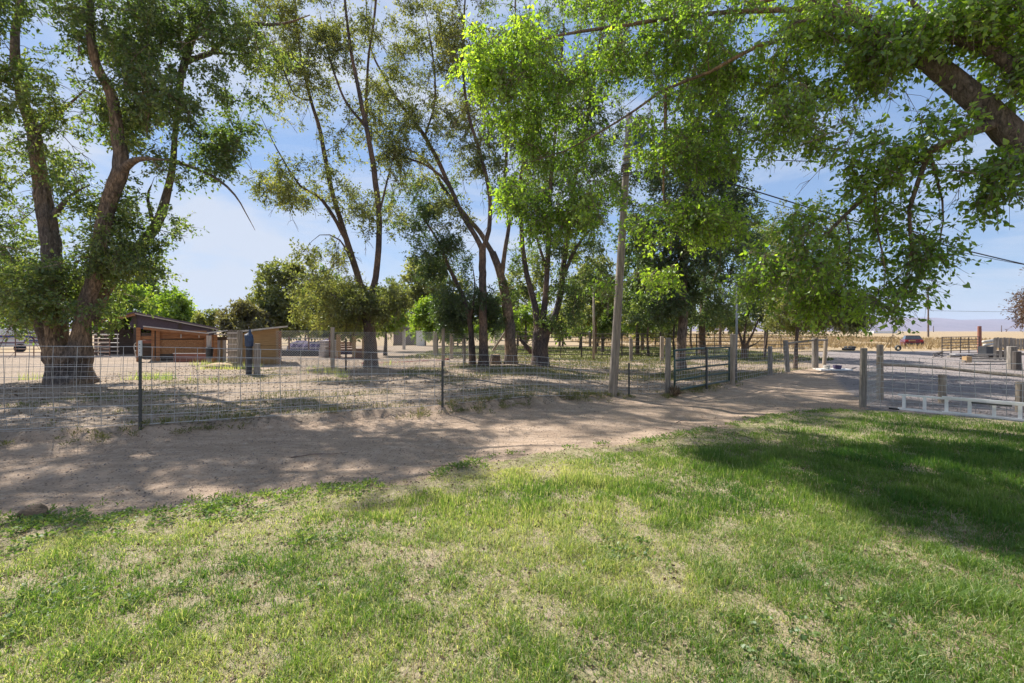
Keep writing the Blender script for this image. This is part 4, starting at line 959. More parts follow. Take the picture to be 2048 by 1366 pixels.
# gate-like panel nearer, between wooden posts at 903 and 945
p = gp(903, 722); q = gp(945, 718)
o = copy_tree(proto); o.location = (p[0], p[1], 0); o.rotation_euler.z = math.atan2(q[1] - p[1], q[0] - p[0]); o.scale.x = float(np.linalg.norm(q - p)) / 2.9
o['label'] = 'short dark pipe gate between two wooden posts left of the small dark-crowned elm'; del o['group']
WP = 'weathered wooden posts behind the chain-link fence'
for px, py, h, r, lb_ in ((870, 716, 1.45, .11, 'brown wooden post behind the chain-link, leftmost of three'), (903, 722, 1.35, .09, 'wooden post at the left end of the short dark gate'), (940, 720, 1.4, .09, 'wooden post at the right end of the short dark gate'),
                          (808, 702, 1.6, .12, 'tall whitish post standing alone behind the chain-link'), (1262, 722, 1.2, .09, 'dark wooden post just right of the utility pole base'), (1324, 722, 1.3, .1, 'pale post left of the gate, farther back')):
    x, y = gp(px, py); o = round_post('wooden_post', None, x, y, h, r, M['post'] if px not in (808, 1262) else M['whitewood' if px == 808 else 'greypost'], seed=px)
    tag(o, lb_, 'post')
GL = 'rusty pipe panels in front of the blue and white vehicle'
pr2 = pipe_panel(3.2, 1.35, 7, 'brownpipe', 'rusty seven-rail pipe panel at the far left', GL, (0, .33, .66, 1)); 
p = gp(-120, 718)
for k in range(3):
    o = pr2 if k == 0 else copy_tree(pr2); o['label'] = ['rusty pipe fence section cut off by the left edge', 'rusty pipe fence section in front of the white trailer', 'rusty pipe fence section running behind the huge elm'][k]; o.location = (p[0] + k * 3.25, p[1], 0)
p = pix(178, 712, 26); o = pipe_panel(1.55, 1.4, 6, 'whitepipe', 'white pipe gate in front of the open barn bay', None, (.05, .95)); o.location = (p[0], 26, 0); del_group = o.pop('group', None); o.rotation_euler.z = .15
# round-cornered gate
p = pix(268, 712, 24.8); r = empty('pipe_gate', (p[0], 24.8, 0), .1, 'small pale gate with a rounded top corner left of the plywood shed', 'gate')
MB().tube([(0.12, 0, .05), (0, 0, .7), (.03, 0, .88), (.14, 0, .98), (1.1, 0, 1.06)], .022, 8).build('frame', M['whitepipe'], r)
for z in (.25, .5, .75): MB().tube([(.06, 0, z), (1.2, 0, z)], .02, 6).build('rail', M['whitepipe'], r)
for x in (.95, 1.06): MB().box((x, 0, .55), (.05, .04, 1.1)).build('slat', M['whitewood'], r)

# ------------------------------------------------------------------ sheds
def barn():
    fc = Face(310, 29.0); X, Z, d = fc.X, fc.Z, 0
    r = fc.root('barn', 'low dark open barn with a gable roof behind the plywood shed', 'barn')
    def B_(n, m, mt): return m.build(n, M[mt], r)
    xl, xr, xe = X(188), X(270), X(436); zl, zr, ze = Z(645), Z(627), Z(658); dp = 7
    B_('roof_slope', MB().prism([(xl, zl), (xr, zr), (xr, zr + .09), (xl, zl + .09)], d - .4, d + dp), 'plum_shade_metal')
    B_('roof_slope', MB().prism([(xr, zr), (xe, ze), (xe, ze + .09), (xr, zr + .09)], d - .4, d + dp), 'plum_shade_metal')
    B_('rafter', MB().beam((xl, d - .3, zl - .09), (xr, d - .3, zr - .09), .06, .16), 'plywood')
    B_('rafter', MB().beam((xr, d - .3, zr - .02), (xe, d - .3, ze - .02), .04, .1), 'brightroof')
    B_('gable_panel', MB().prism([(xr - .05, zr - .1), (xe - .3, ze - .08), (xe - .3, ze - .5), (xr - .35, Z(655))], d, d + .06), 'plum_shade_metal')  # plum fill standing in for shade below the right slope
    B_('back_wall', MB().box(((xl + xr) / 2, d + dp - .2, Z(656) / 2), (xr - xl + .4, .08, Z(656))), 'dark_timber')
    B_('back_wall', MB().box(((xe + xr) / 2, d + dp - .2, .9), (xe - xr, .08, 1.8)), 'dark_timber')
    B_('side_wall', MB().box((xe - .1, d + dp / 2, .8), (.08, dp - .5, 1.6)), 'dark_timber')
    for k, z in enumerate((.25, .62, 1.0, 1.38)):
        B_('board', MB().box(((xl + xr) / 2 - .1, d + 2.0, z), (xr - xl - .3, .04, .33)), 'dark_timber')
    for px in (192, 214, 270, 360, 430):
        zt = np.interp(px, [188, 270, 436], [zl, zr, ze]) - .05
        B_('post', MB().box((X(px), d, zt / 2), (.16, .16, zt)), 'dark_timber')
    B_('partition', MB().box((xr - .4, d + 1.2, .7), (1.2, .05, 1.3)), 'dark_timber')
barn()

def plywood_shed():
    fc = Face(360, 22.9); X, Z, d = fc.X, fc.Z, 0
    r = fc.root('animal_shed', 'orange plywood run-in shed with a slanted sheet roof', 'shed')
    def B_(n, m, mt): return m.build(n, M[mt], r)
    xa, xb, xc = X(316), X(413), X(276); dp = 2.6
    zl, zr = Z(654), Z(668)
    B_('roof', MB().prism([(X(287), zl), (X(417), zr), (X(417), zr + .05), (X(287), zl + .05)], d - .35, d + dp + .3), 'brightroof')
    B_('fascia', MB().beam((X(288), d - .33, zl - .07), (X(416), d - .33, zr - .07), .03, .11), 'plywood')
    for k in range(3):                                               # upper boards
        z1 = Z(661 + k * 5.4); B_('board', MB().box(((xa + xb) / 2, d + (k % 2) * .006, z1 - .075), (xb - xa, .03, .132)), 'plywood')
    B_('strand_board_panel', MB().box(((xa + xb) / 2, d, (Z(679.5) + Z(707)) / 2), (xb - xa, .03, Z(679.5) - Z(707))), 'osb')
    B_('kick_panel', MB().box(((xa + xb) / 2, d, (Z(707.3) + -.03) / 2), (xb - xa, .025, Z(707.3) + .03)), 'dark_timber')
    for px, w in ((316, .16), (306, .12), (412, .12), (277, .16)):
        zt = np.interp(px, [287, 417], [zl, zr]) - .04
        B_('corner_post', MB().box((X(px), d - .04, zt / 2), (w, .12, zt)), 'plywood')
    B_('front_rail', MB().box((X(292), d, Z(675)), (X(306) - X(280), .04, .17)), 'plywood')
    B_('feed_tray', MB().box((X(293), d + .1, Z(683)), (.62, .3, .14)), 'redbox')
    B_('back_wall', MB().box(((xc + xb) / 2, d + dp, .75), (xb - xc, .04, 1.5)), 'dark_timber')
    B_('side_wall', MB().box((xb, d + dp / 2, .72), (.04, dp - .1, 1.42)), 'plywood')
    for px in (362, 398): B_('hinge', MB().box((X(px), d - .025, Z(672)), (.04, .02, .2)), 'whitetip')
plywood_shed()

def tan_shed():
    fc = Face(520, 20.0); X, Z, d = fc.X, fc.Z, 0
    r = fc.root('animal_shed', 'tan board shed with a pale sheet roof rising to the right', 'shed')
    def B_(n, m, mt): return m.build(n, M[mt], r)
    xa, xb = X(482), X(558); za, zb = Z(664), Z(654); dp = 2.4
    B_('roof', MB().prism([(X(474), za - .02), (X(575), zb + .0), (X(575), zb + .07), (X(474), za + .05)], d - .4, d + dp), 'brightroof')
    zs = [0, .42, .95, 1.42]
    for k in range(3):
        m = MB(); h0, h1 = zs[k] + .006, zs[k + 1] - .006
        if k == 2:
            m.prism([(xa, h0), (xb, h0), (xb, zb - .03), (xa, za - .06)], d, d + .035)
        else: m.box(((xa + xb) / 2, d + .018 + .006 * k, (h0 + h1) / 2), (xb - xa, .035, h1 - h0))
        B_('wall_board', m, 'tan')
    for px in (481, 560): B_('corner_post', MB().box((X(px), d - .03, .8), (.12, .1, 1.6)), 'dark_timber' if px == 481 else 'plywood')
    B_('side_wall', MB().box((xb + .02, d + dp / 2, .8), (.04, dp - .2, 1.58)), 'tan')
    B_('back_wall', MB().box(((xa + xb) / 2, d + dp - .1, .75), (xb - xa, .04, 1.5)), 'dark_timber')
tan_shed()

def lean_to():
    fc = Face(435, 21.0); X, Z, d = fc.X, fc.Z, 0
    r = fc.root('lean_to', 'ramshackle lean-to with flaking white boards between the two sheds', 'lean-to')
    def B_(n, m, mt): return m.build(n, M[mt], r)
    B_('roof', MB().prism([(X(414), Z(667)), (X(455), Z(662)), (X(455), Z(662) + .05), (X(414), Z(667) + .05)], d - .3, d + 1.8), 'brightroof')
    B_('roof_sheet', MB().prism([(X(428), Z(669)), (X(458), Z(671)), (X(458), Z(671) + .04), (X(428), Z(669) + .04)], d - .5, d + .4), 'whitewood')
    for px, w, mt, z1, dy in ((418, .2, 'whitewood', 671, 0), (431, .15, 'plywood', 668, -.25), (437, .14, 'whitewood', 680, 0), (443, .11, 'tan', 680, .05), (449, .14, 'whitewood', 680, 0), (424, .1, 'plywood', 670, .3)):
        B_('board', MB().box((X(px), d + dy, Z(z1) / 2), (w, .05, Z(z1))), mt)
    B_('bucket', MB().tube([(X(419), d - .15, .35), (X(419), d - .15, .85)], [.13, .16], 12), 'darkplastic')
    B_('cross_board', MB().box((X(441), d - .03, Z(677)), (.6, .04, .16)), 'dark_timber')
lean_to()

def feed_box():
    a = pix(348, 728, 21.6); r = empty('trough', (a[0], 21.6, 0), 0, 'long red-brown wooden trough on the ground before the plywood shed', 'trough')
    w, h, dp = 1.85, .5, .55
    MB().box((w / 2, 0, h / 2), (w, .035, h)).build('front_board', M['redbox'], r)
    MB().box((w / 2, dp, h / 2), (w, .035, h)).build('back_board', M['redbox'], r)
    for x in (0.015, w - .015): MB().box((x, dp / 2, h / 2 + .003), (.035, dp - .04, h)).build('end_board', M['redbox'], r)
    MB().box((w / 2, -.01, h + .02), (w + .05, .08, .03)).build('rim', M['whitewood'], r)
    MB().box((w / 2, dp / 2, .1), (w - .06, dp - .05, .04)).build('floor_board', M['dark_timber'], r)
feed_box()

def lath_stack():
    d = 18.6; a = pix(468, 736, d); r = empty('pallet_stack', (a[0], d, 0), 0.05, 'upright weathered pallet of close slats standing before the tan shed', 'pallet')
    h = 1.55; w = .5
    for k in range(8): MB().box((-w / 2 + .03 + k * .063, 0, h / 2 + .1 + random.uniform(-.03, .03)), (.042, .03, h)).build('slat', M['greypost'], r)
    for z in (.3, .55, .8, 1.05, 1.3, 1.52): MB().box((0, -.03, z), (w + .02, .025, .05)).build('cross_batten', M['whitewood'], r)
lath_stack()
x, y = gp(480, 742)
o = round_post('wooden_post', None, x, y, 1.5, .09, M['greypost'], seed=40); tag(o, 'dark post between the slatted pallet and the blue-topped one', 'post')
def bagged():
    x, y = gp(498, 757); r = empty('wrapped_post', (x, y, zg(x, y)), 0, 'thick dark post with a blue bag tied over its top', 'post')
    MB().tube([(0, 0, -.1), (0, 0, .5), (.0, 0, 1.1)], [.10, .105, .10], 12, disp=ridge(.08, 6, 3)).build('post', M['darkplastic'], r)
    MB().tube([(0, 0, .95), (0.01, 0, 1.15), (-.01, 0, 1.32), (.03, 0, 1.40), (.03, 0, 1.52)], [.125, .13, .12, .045, .025], 12, disp=ridge(.16, 8, 9)).build('blue_bag', M['bluebag'], r)
    for dx, h in ((.27, 1.0), (.36, 1.05)):
        pass
bagged()
x, y = gp(514, 757); o = round_post('wooden_post', None, x, y, 1.05, .1, M['greypost'], seed=44); tag(o, 'short grey post just right of the blue-topped post', 'post')

# curved tin scrap and rock heap
x, y = gp(405, 738)
m = MB(); m.tube([(0, 0, .02), (.35, -.05, .06), (.7, 0, .16), (1.0, .1, .3)], [.02, .03, .03, .02], 6); o = m.build('bent_pipe', M['whitepipe']); o.location = (x, y, 0); tag(o, 'bent pale pipe lying by the red-brown trough', 'pipe')
def rock(px, py, s, label, seed, mat='rock'):
    import bmesh
    bm = bmesh.new(); bmesh.ops.create_icosphere(bm, subdivisions=3, radius=1)
    co = np.array([v.co for v in bm.verts]); k = .65 + .7 * fbm(co[:, 0] * 1.3 + 9, co[:, 1] * 1.3 + 9, co[:, 2] * 1.3 + 9, seed=seed, o=3)
    for v, kk in zip(bm.verts, k): v.co = v.co * float(kk); v.co.x *= s[0]; v.co.y *= s[1]; v.co.z *= s[2]
    me = bpy.data.meshes.new('rock'); bm.to_mesh(me); bm.free(); me.materials.append(M[mat]); o = link_mesh('rock', me)
    x, y = gp(px, py); o.location = (x, y, zg(x, y) + s[2] * .35); tag(o, label, 'rock'); return o
rock(66, 1034, (.11, .09, .075), 'single brown rock on the dirt lane at its lower left', 3)
rock(437, 742, (.5, .3, .16), 'flat tan rock at the foot of the lean-to', 5, 'tan')

def stump():
    x, y = gp(990, 733); r = MB(); r.tube([(0, 0, -.1), (0, 0, .1), (.01, 0, .3), (.02, 0, .42)], [.3, .24, .21, .2], 20, disp=ridge(.12, 8, 5)); o = r.build('stump', M['barkA']); o.location = (x, y, zg(x, y))
    tag(o, 'cut tree stump beside the V-forked elm', 'stump')
    t = MB(); t.tube([(.02, 0, .41), (.02, 0, .428)], [.185, .18], 20); t.build('cut_face', M['tan'], o)
stump()
m = MB(); a = pix(985, 702, 21.5); b = pix(1012, 662, 21.5); m.tube([a, b], .05, 8); o = m.build('leaning_pole', M['post']); tag(o, 'pale pole propped diagonally between the V-forked and the rough elm', 'pole')
m = MB(); a = pix(1040, 678, 20.6); b = pix(1063, 706, 20.5); m.tube([a, (a + b) / 2 + np.array([0, 0, .03]), b], [.07, .09, .1], 10); o = m.build('propped_log', M['barkB']); tag(o, 'dark log leaning down onto the low-forked elm', 'log')

# red pipe rail on the ground
def red_pipe():
    a = gp(727, 733); b = gp(895, 725); r = empty('red_pipe', (a[0], a[1], .05), math.atan2(b[1] - a[1], b[0] - a[0]), 'long red metal bar lying on the corral ground behind the slender elm', 'pipe')
    Lg = float(np.linalg.norm(b - a)); MB().tube([(0, 0, .04), (Lg, 0, .06)], .05, 8).build('bar', M['redpipe'], r); MB().box((.05, 0, .06), (.2, .14, .14)).build('end_cap', M['redpipe'], r); MB().box((Lg, 0, .08), (.18, .16, .16)).build('end_cap', M['redpipe'], r)
red_pipe()

# timber pen
def timber_pen():
    fc = Face(700, 24.5); X, Z, d = fc.X, fc.Z, 0
    r = fc.root('timber_pen', 'rough timber pen of square posts and boards left of the slender elm', 'pen')
    def B_(n, m, mt): return m.build(n, M[mt], r)
    for px, w, zt in ((677, .22, 669), (708, .2, 673), (727, .16, 676)): B_('post', MB().box((X(px), d, Z(zt) / 2), (w, .18, Z(zt))), 'tan')
    for k, z in enumerate((686, 690.5, 695, 700)): B_('board', MB().box((X(694), d + .12, Z(z)), (X(707) - X(681), .04, .1)), 'plywood')
    B_('board', MB().box((X(694), d + .13, Z(705)), (X(707) - X(681), .04, .22)), 'lilac')
    B_('board', MB().box((X(696), d - .12, Z(716)), (X(730) - X(672), .1, .1)), 'redbox')
    B_('lower_panel', MB().box((X(718), d + .1, .32), (.5, .05, .62)), 'plywood')
    B_('roof_board', MB().box((X(706), d + .5, Z(670)), (1.7, 1.0, .07)), 'dark_timber')
timber_pen()
def plank_stack():
    d = 25.5; a = pix(649, 714, d); r = empty('plank_stack', (a[0], d, 0), 0, 'stack of bleached planks with pale ends left of the grey chain-link post', 'planks')
    for k in range(9): MB().box((random.uniform(-.04, .04), .6, .09 + k * .115), (.36 + random.uniform(-.03, .03), 1.8, .085)).build('plank', M['whitewood'], r)
    MB().box((.36, .1, .55), (.3, .04, 1.1)).build('side_board', M['redbox'], r)
plank_stack()
def tarp():
    d = 30; X = lambda px: (px - CXP) / F * d
    r = MB(); n = 26; V = []; 
    for j in range(9):
        for i in range(n):
            u = i / (n - 1); v = j / 8
            x = X(570) + u * (X(652) - X(570)); z = (.85 + .35 * np.sin(u * 9) * .2 + .15 * u) * math.sin(v * math.pi) ** .5 ; y = d + v * 2.2 + .06 * math.sin(u * 40)
            V.append((x, y, z + .02 * math.sin(u * 33 + v * 9)))
    r.add(V, [(j * n + i, j * n + i + 1, (j + 1) * n + i + 1, (j + 1) * n + i) for j in range(8) for i in range(n - 1)])
    o = r.build('covered_pile', M['lilac'], smooth=True); tag(o, 'purple tarp draped over a pile behind the chain-link', 'tarp')
tarp()
def bunk():
    a = pix(563, 716, 26.6); r = empty('shaded_bunk', (a[0], 26.6, 0), 0, 'long low feed bunk behind the tan shed, with shadow put into its dark colour', 'feed bunk')
    MB().box((1.4, 0, .25), (2.8, .05, .34)).build('front_board', M['darkplastic'], r); MB().box((1.4, .6, .25), (2.8, .05, .34)).build('back_board', M['darkplastic'], r)  # dark boards carry the band of shadow seen behind the shed
    MB().box((1.4, .3, .1), (2.7, .55, .04)).build('floor_board', M['darkplastic'], r)
    for x in (.1, 1.4, 2.7): MB().box((x, .3, .02), (.1, .5, .12)).build('leg', M['dark_timber'], r)
bunk()
def pallet_wall():
    d = 27.5; r = empty('board_fence', (pix(570, 700, d)[0], d, 0), 0, 'dark horizontal rail fence with rusty uprights behind the tan shed', 'fence')
    for z in (.25, .55, .85, 1.15): MB().tube([(-.6, 0, z), (2.9, 0, z)], .02, 5).build('rail', M['darkpipe'], r)
    for x in (.25, 1.45, 2.7): MB().box((x, 0, .62), (.07, .07, 1.24)).build('upright', M['brownpipe'], r)
pallet_wall()

# grey gable house
def house():
    fc = Face(811, 58); X, Z, d = fc.X, fc.Z, 0
    r = fc.root('house', 'mauve-grey house gable showing above the chain-link fence', 'house')
    xa, xb, xm = X(786), X(836), X(811); ze, zr = Z(641), Z(631)
    hh = 11; bh = ze / hh; MB().box(((xa + xb) / 2, d + 2, -.3), (xb - xa, 4, .6)).build('footing', M['gravel'], r)
    for k in range(hh): MB().box(((xa + xb) / 2, d + .05 * 0, bh * (k + .5)), (xb - xa - .1, .2, bh - .02)).build('siding_board', M['greysiding'], r)
    MB().prism([(xa + .05, ze), (xb - .05, ze), (xm, zr)], d - .1, d + .1).build('gable', M['greysiding'], r)
    MB().box(((xa + xb) / 2, d + 5, ze / 2), (xb - xa - .2, 9.7, ze - .02)).build('wall', M['greysiding'], r)
    for s in (-1, 1): MB().prism([(xm, zr + .02), (xm + s * (xb - xm + .25), ze - .08), (xm + s * (xb - xm + .25), ze + .08), (xm, zr + .2)][::s], d - .5, d + 10).build('roof_slope', M['tan'], r)
    w = MB().box((X(826), d - .13, 1.3), (.9, .06, 1.0)).build('window', M['white'], r)
    q = MB().box((X(826), d - .17, 1.3), (.75, .03, .85)).build('pane', M['glass'], w)
house()
m = MB(); p = pix(841, 665, 45); m.box((p[0], 45, .75), (.75, .5, 1.55)); m.box((p[0], 45, 1.58), (.85, .6, .08)); o = m.build('white_cabinet', M['white']); tag(o, 'small white box shape right of the grey gable', 'box')

# blue and white vehicle at the far left
def camper():
    fc = Face(30, 33); X, Z, d = fc.X, fc.Z, 0
    r = fc.root('trailer', 'white trailer with blue stripes half hidden at the far left', 'trailer')
    def B_(n, m, mt): return m.build(n, M[mt], r)
    xa, xb = X(-70), X(84)
    def prof(z0, z1, x0, x1, y0, y1, nose=.5): return MB().prism([(x0, z0), (x1, z0), (x1 + .02, z1), (x0, z1)], y0, y1)
    B_('lower_body', prof(.45, .95, xa, xb - .1, d, d + 2.2), 'white')
    B_('blue_band', prof(.70, .80, xa, xb - .12, d - .03, d + 2.15), 'blue')
    B_('blue_band', MB().prism([(xa, 1.12), (X(45), 1.14), (xb - .05, 1.0), (xb, 1.1), (X(45), 1.3), (xa, 1.28)], d - .04, d + 2.1), 'blue')
    B_('mid_body', prof(.95, 1.3, xa, xb, d, d + 2.2), 'white')
    B_('roof_body', MB().prism([(xa, 1.3), (xb, 1.3), (xb - .15, 1.55), (xb - .6, 1.75), (X(20), 1.8), (X(5), 1.72), (xa, 1.6)], d + .05, d + 2.1), 'white')
    for px in (46, 53, 60, 66): B_('window', MB().box((X(px), d + .02, 1.45), (.17, .05, .09)), 'glass')
    for px in (-20, 40): B_('wheel', MB().tube([(X(px), d - .02, .33), (X(px), d + .25, .33)], .33, 16), 'rubber')
    B_('lower_band', MB().box(((X(44) + xb) / 2, d - .03, .87), (xb - X(44) - .2, .03, .1)), 'blue')
camper()

# ------------------------------------------------------------------ right side: car, tyres, corral clutter
def car():
    d = 50.0; x = (1829 - CXP) / F * d
    r = empty('car', (x, d, zg(x, d)), math.radians(-34), 'dark red car seen from behind, parked in the dry grass', 'car'); r.scale = (.9, .9, .9)
    import bmesh
    secs = [(0, .45, .62, .86), (.12, .30, .95, .90), (.9, .26, 1.0, .93), (1.5, .25, 1.0, .93), (3.3, .25, .95, .93), (4.2, .28, .85, .88), (4.4, .42, .70, .78)]
    m = MB(); V = []
    for (y, zl, zt, hw) in secs: V += [(-hw, y, zl), (-hw * 1.02, y, (zl + zt) / 2), (-hw * .92, y, zt), (hw * .92, y, zt), (hw * 1.02, y, (zl + zt) / 2), (hw, y, zl)]
    fs = [(i * 6 + k, i * 6 + (k + 1) % 6, i * 6 + 6 + (k + 1) % 6, i * 6 + 6 + k) for i in range(len(secs) - 1) for k in range(6)]
    m.add(V, fs + [(0, 1, 2, 3, 4, 5), tuple(36 + k for k in (5, 4, 3, 2, 1, 0))]); b = m.build('body', M['carred'], r)
    m = MB(); V = []
    for (y, z, hw) in ((.55, .99, .82), (1.05, 1.40, .66), (2.4, 1.42, .66), (3.2, .96, .80)): V += [(-hw, y, z), (hw, y, z)]
    m.add(V + [(-.82, .55, .93), (.82, .55, .93), (-.8, 3.2, .93), (.8, 3.2, .93)], [(0, 1, 3, 2), (4, 5, 7, 6), (8, 0, 2, 4, 6, 10), (9, 11, 7, 5, 3, 1)]); m.build('window', M['glass'], r)
    MB().prism([(-.64, 1.40), (.64, 1.40), (.60, 1.455), (-.60, 1.455)], 1.05, 2.4).build('roof', M['carred'], r)
    for s in (-1, 1):
        MB().box((s * .68, -.02, .82), (.28, .10, .13)).build('tail_lamp', M['lamp_red'], r)
        for y in (.75, 3.55):
            w = MB().tube([(s * .74, y, .31), (s * .92, y, .31)], .31, 18).build('wheel', M['rubber'], r)
            MB().tube([(s * .925, y, .31), (s * .935, y, .31)], .18, 12).build('rim', M['insul'], w)
    MB().box((0, .03, .44), (1.7, .12, .2)).build('bumper', M['darkplastic'], r); MB().box((-.15, -.05, .82), (.5, .03, .13)).build('plate', M['tan'], r); MB().box((-.52, -.05, .80), (.12, .03, .08)).build('reversing_lamp', M['white'], r)
car()
def tyre(px, py, rad, label, stand=False, mat='rubber', n=1):
    x, y = gp(px, py); r = MB(); N1, N2 = 20, 8
    for s in range(n):
        V, fs = [], []
        for i in range(N1):
            a = i / N1 * 2 * math.pi
            for j in range(N2):
                b = j / N2 * 2 * math.pi; rr = rad * .74 + rad * .26 * math.cos(b); h = .11 * math.sin(b)
                V.append((rr * math.cos(a), h, rr * math.sin(a) + rad) if stand else (rr * math.cos(a), rr * math.sin(a), h + .11 + s * .2))
        for i in range(N1):
            for j in range(N2): fs.append((i * N2 + j, ((i + 1) % N1) * N2 + j, ((i + 1) % N1) * N2 + (j + 1) % N2, i * N2 + (j + 1) % N2))
        r.add(V, fs)
    o = r.build('tyre', M[mat], smooth=True); o.location = (x, y, 0); tag(o, label, 'tyre'); return o
tyre(1697, 701, .46, 'dark tyre lying flat in the dry grass beyond the lane', n=1)
tyre(1700, 697, .46, 'second dark tyre behind the first beyond the lane')
o = tyre(1796, 702, .24, 'pale-rimmed tyre standing upright left of the red car', True, 'tpost')

CP = 29.5
p = gp(1884, 714); q = gp(1958, 710)
o = pipe_panel(float(np.linalg.norm(q - p)), 1.22, 7, 'darkpipe', 'dark pipe corral panel standing alone right of the red car', None, (0, .23, .48, .71, 1)); o.pop('group', None)
o.location = (p[0], p[1], 0); o.rotation_euler.z = math.atan2(q[1] - p[1], q[0] - p[0])
m = MB(); a = gp(1875, 716)
for k in range(6): m.tube([(random.uniform(-.4, .5), random.uniform(-.3, .3), .03 + .05 * k), (random.uniform(-.3, .6), 0, .12 + .06 * k), (random.uniform(-.4, .9), random.uniform(-.3, .3), .03 + .03 * k)], .02, 5)
o = m.build('scrap_wire', M['darkpipe']); o.location = (a[0], a[1], 0); tag(o, 'tangled scrap at the left foot of the lone pipe panel', 'scrap')
x, y = gp(1959, 706); o = round_post('wooden_post', None, x, y, 1.95, .11, M['redbox'], seed=61); tag(o, 'reddish post behind the right end of the lone pipe panel', 'post')
def chute():
    fc = Face(2020, 24.5); X, Z, d = fc.X, fc.Z, 0
    r = fc.root('loading_chute', 'weathered wooden chute of upright boards at the right edge', 'chute')
    x = X(1988); k = 0
    while x < X(2085):
        w = random.uniform(.09, .14); h = random.uniform(-.03, .04)
        MB().box((x + w / 2, d - .06 + random.uniform(-.01, .01), (Z(677) + Z(696)) / 2 + h), (w - .012, .035, Z(677) - Z(696) + .06), 0).build('board', M['greypost'], r); x += w; k += 1
    for px in (1990, 2001, 2011, 2024, 2060): MB().box((X(px), d + .05, .6), (.12, .12, 1.2)).build('post', M['greypost'], r)
    for z in (.35, .8): MB().box((X(2036), d + .16, z), (X(2085) - X(1988), .05, .12)).build('cross_rail', M['greypost'], r)
chute()
x, y = gp(2024, 737); o = round_post('wooden_post', None, x, y, .98, .16, M['greypost'], seed=63); tag(o, 'short thick post in front of the wooden chute', 'post')
x, y = gp(2034, 739); o = round_post('wooden_post', None, x, y, .8, .13, M['darkpipe'], seed=65); tag(o, 'dark short post right of the thick one before the chute', 'post')
def culverts():
    r = empty('pipe_pile', (*pix(1980, 700, 27)[:2], 0), label='small heap of pale pipes left of the wooden chute', cat='pipes')
    for k, (x, y, z) in enumerate(((0, 0, .75), (.1, .3, .52), (.05, .1, .95))): MB().tube([(x - .35, y, z), (x + .75, y + .3, z + .1)], .08, 12).build('pipe', M['whitepipe'], r, smooth=True)
    MB().box((-.1, .1, .4), (.55, .5, .55)).build('barrel', M['darkplastic'], r); MB().box((.4, .3, .2), (1.0, .6, .4)).build('support', M['dark_timber'], r)
culverts()
def planks():
    a = gp(1938, 726); r = empty('plank_pile', (a[0], a[1], 0), -.05, 'grey planks lying low on the ground before the lone panel', 'planks')
    for (x, y, z, l, w, rz) in ((.8, 0, .1, 2.2, .2, 0), (1.0, .3, .2, 2.3, .18, .06), (.4, .5, .3, 1.8, .2, -.05), (1.3, .7, .38, 1.6, .16, .1)): MB().box((x, y, z), (l, w, .07), rz).build('plank', M['greypost'], r)
    MB().box((-.1, 0, .18), (.25, .25, .3)).build('block', M['tan'], r); MB().box((.1, .5, .42), (1.0, .3, .04), .1).build('sheet', M['brightroof'], r)
planks()
def white_board():
    a = gp(1665, 739); z = zg(*a); r = empty('white_board', (a[0], a[1], z), -.06, 'white board lying beside the lane posts with pale tubs on it', 'board')
    MB().box((0, 0, .03), (1.25, .55, .05)).build('board', M['white'], r)
    return a, z
a, z = white_board()
for dx, rr, lb_ in ((-.25, .13, 'round pale tub on the left of the white board'), (.2, .16, 'wider pale tub on the right of the white board')):
    m = MB(); m.tube([(0, 0, 0), (0, 0, .08), (0, 0, .15)], [rr * .8, rr, rr * .95], 14); o = m.build('tub', M['lilac' if dx > 0 else 'whitepipe'], smooth=False); o.location = (a[0] + dx, a[1], z + .056); tag(o, lb_, 'tub')

# far line of poles, wires, white roof
def far_pole(px, d, h, label, r=.22):
    x = (px - CXP) / F * d; root = empty('utility_pole', (x, d, -.1), label=label, cat='utility pole')
    MB().tube([(0, 0, -.3), (0, 0, h)], [r * 1.2, r * .9], 8).build('pole', M['barkB'], root); MB().box((0, 0, h - .7), (2.2, .12, .14)).build('crossarm', M['barkB'], root)
    return np.array([x, d, h])
f1 = far_pole(1856.5, 150, 14.4, 'tall dark pole on the plain right of the canopy')
f2 = far_pole(1867 + 0, 900, 12, 'first tiny far-off pole just right of the tall dark pole', .6)
f3 = far_pole(2003, 900, 13, 'second tiny far-off pole near the right edge', .6)
f4 = far_pole(1752, 900, 12, 'tiny far-off pole left of the tall dark pole', .6)
def cable(a, b, sag, label, r=.02):
    a, b = np.array(a), np.array(b); t = np.linspace(0, 1, 26)[:, None]; P = a + (b - a) * t; P[:, 2] -= (4 * t * (1 - t))[:, 0] * sag
    o = MB().tube(P, r, 4).build('power_line', M['leadwire']); tag(o, label, 'cable'); return o
top = np.array([gp(1225, 792)[0] + .42, gp(1225, 792)[1], 6.2])
cable(pix(1262, 310, 11.3), pix(2300, 330, 16), .1, 'upper power line leaving the utility pole to the right', .012)
cable(pix(1262, 300, 11.3), pix(2200, 560, 14), .25, 'dark service cable sloping down to the right edge', .018)
cable(pix(1262, 308, 11.3), pix(2210, 553, 14.5), .42, 'second thinner cable sagging below the service cable', .009)
cable((f1[0], f1[1], 8.4), (f1[0] + 140, f1[1], 8.2), .6, 'thin line running right from the tall dark pole', .045)
m = MB(); m.box(((1762 - CXP) / F * 420, 420, .35), (22, 10, 2.6)); o = m.build('far_building', M['white']); tag(o, 'long low white building out on the plain', 'building')

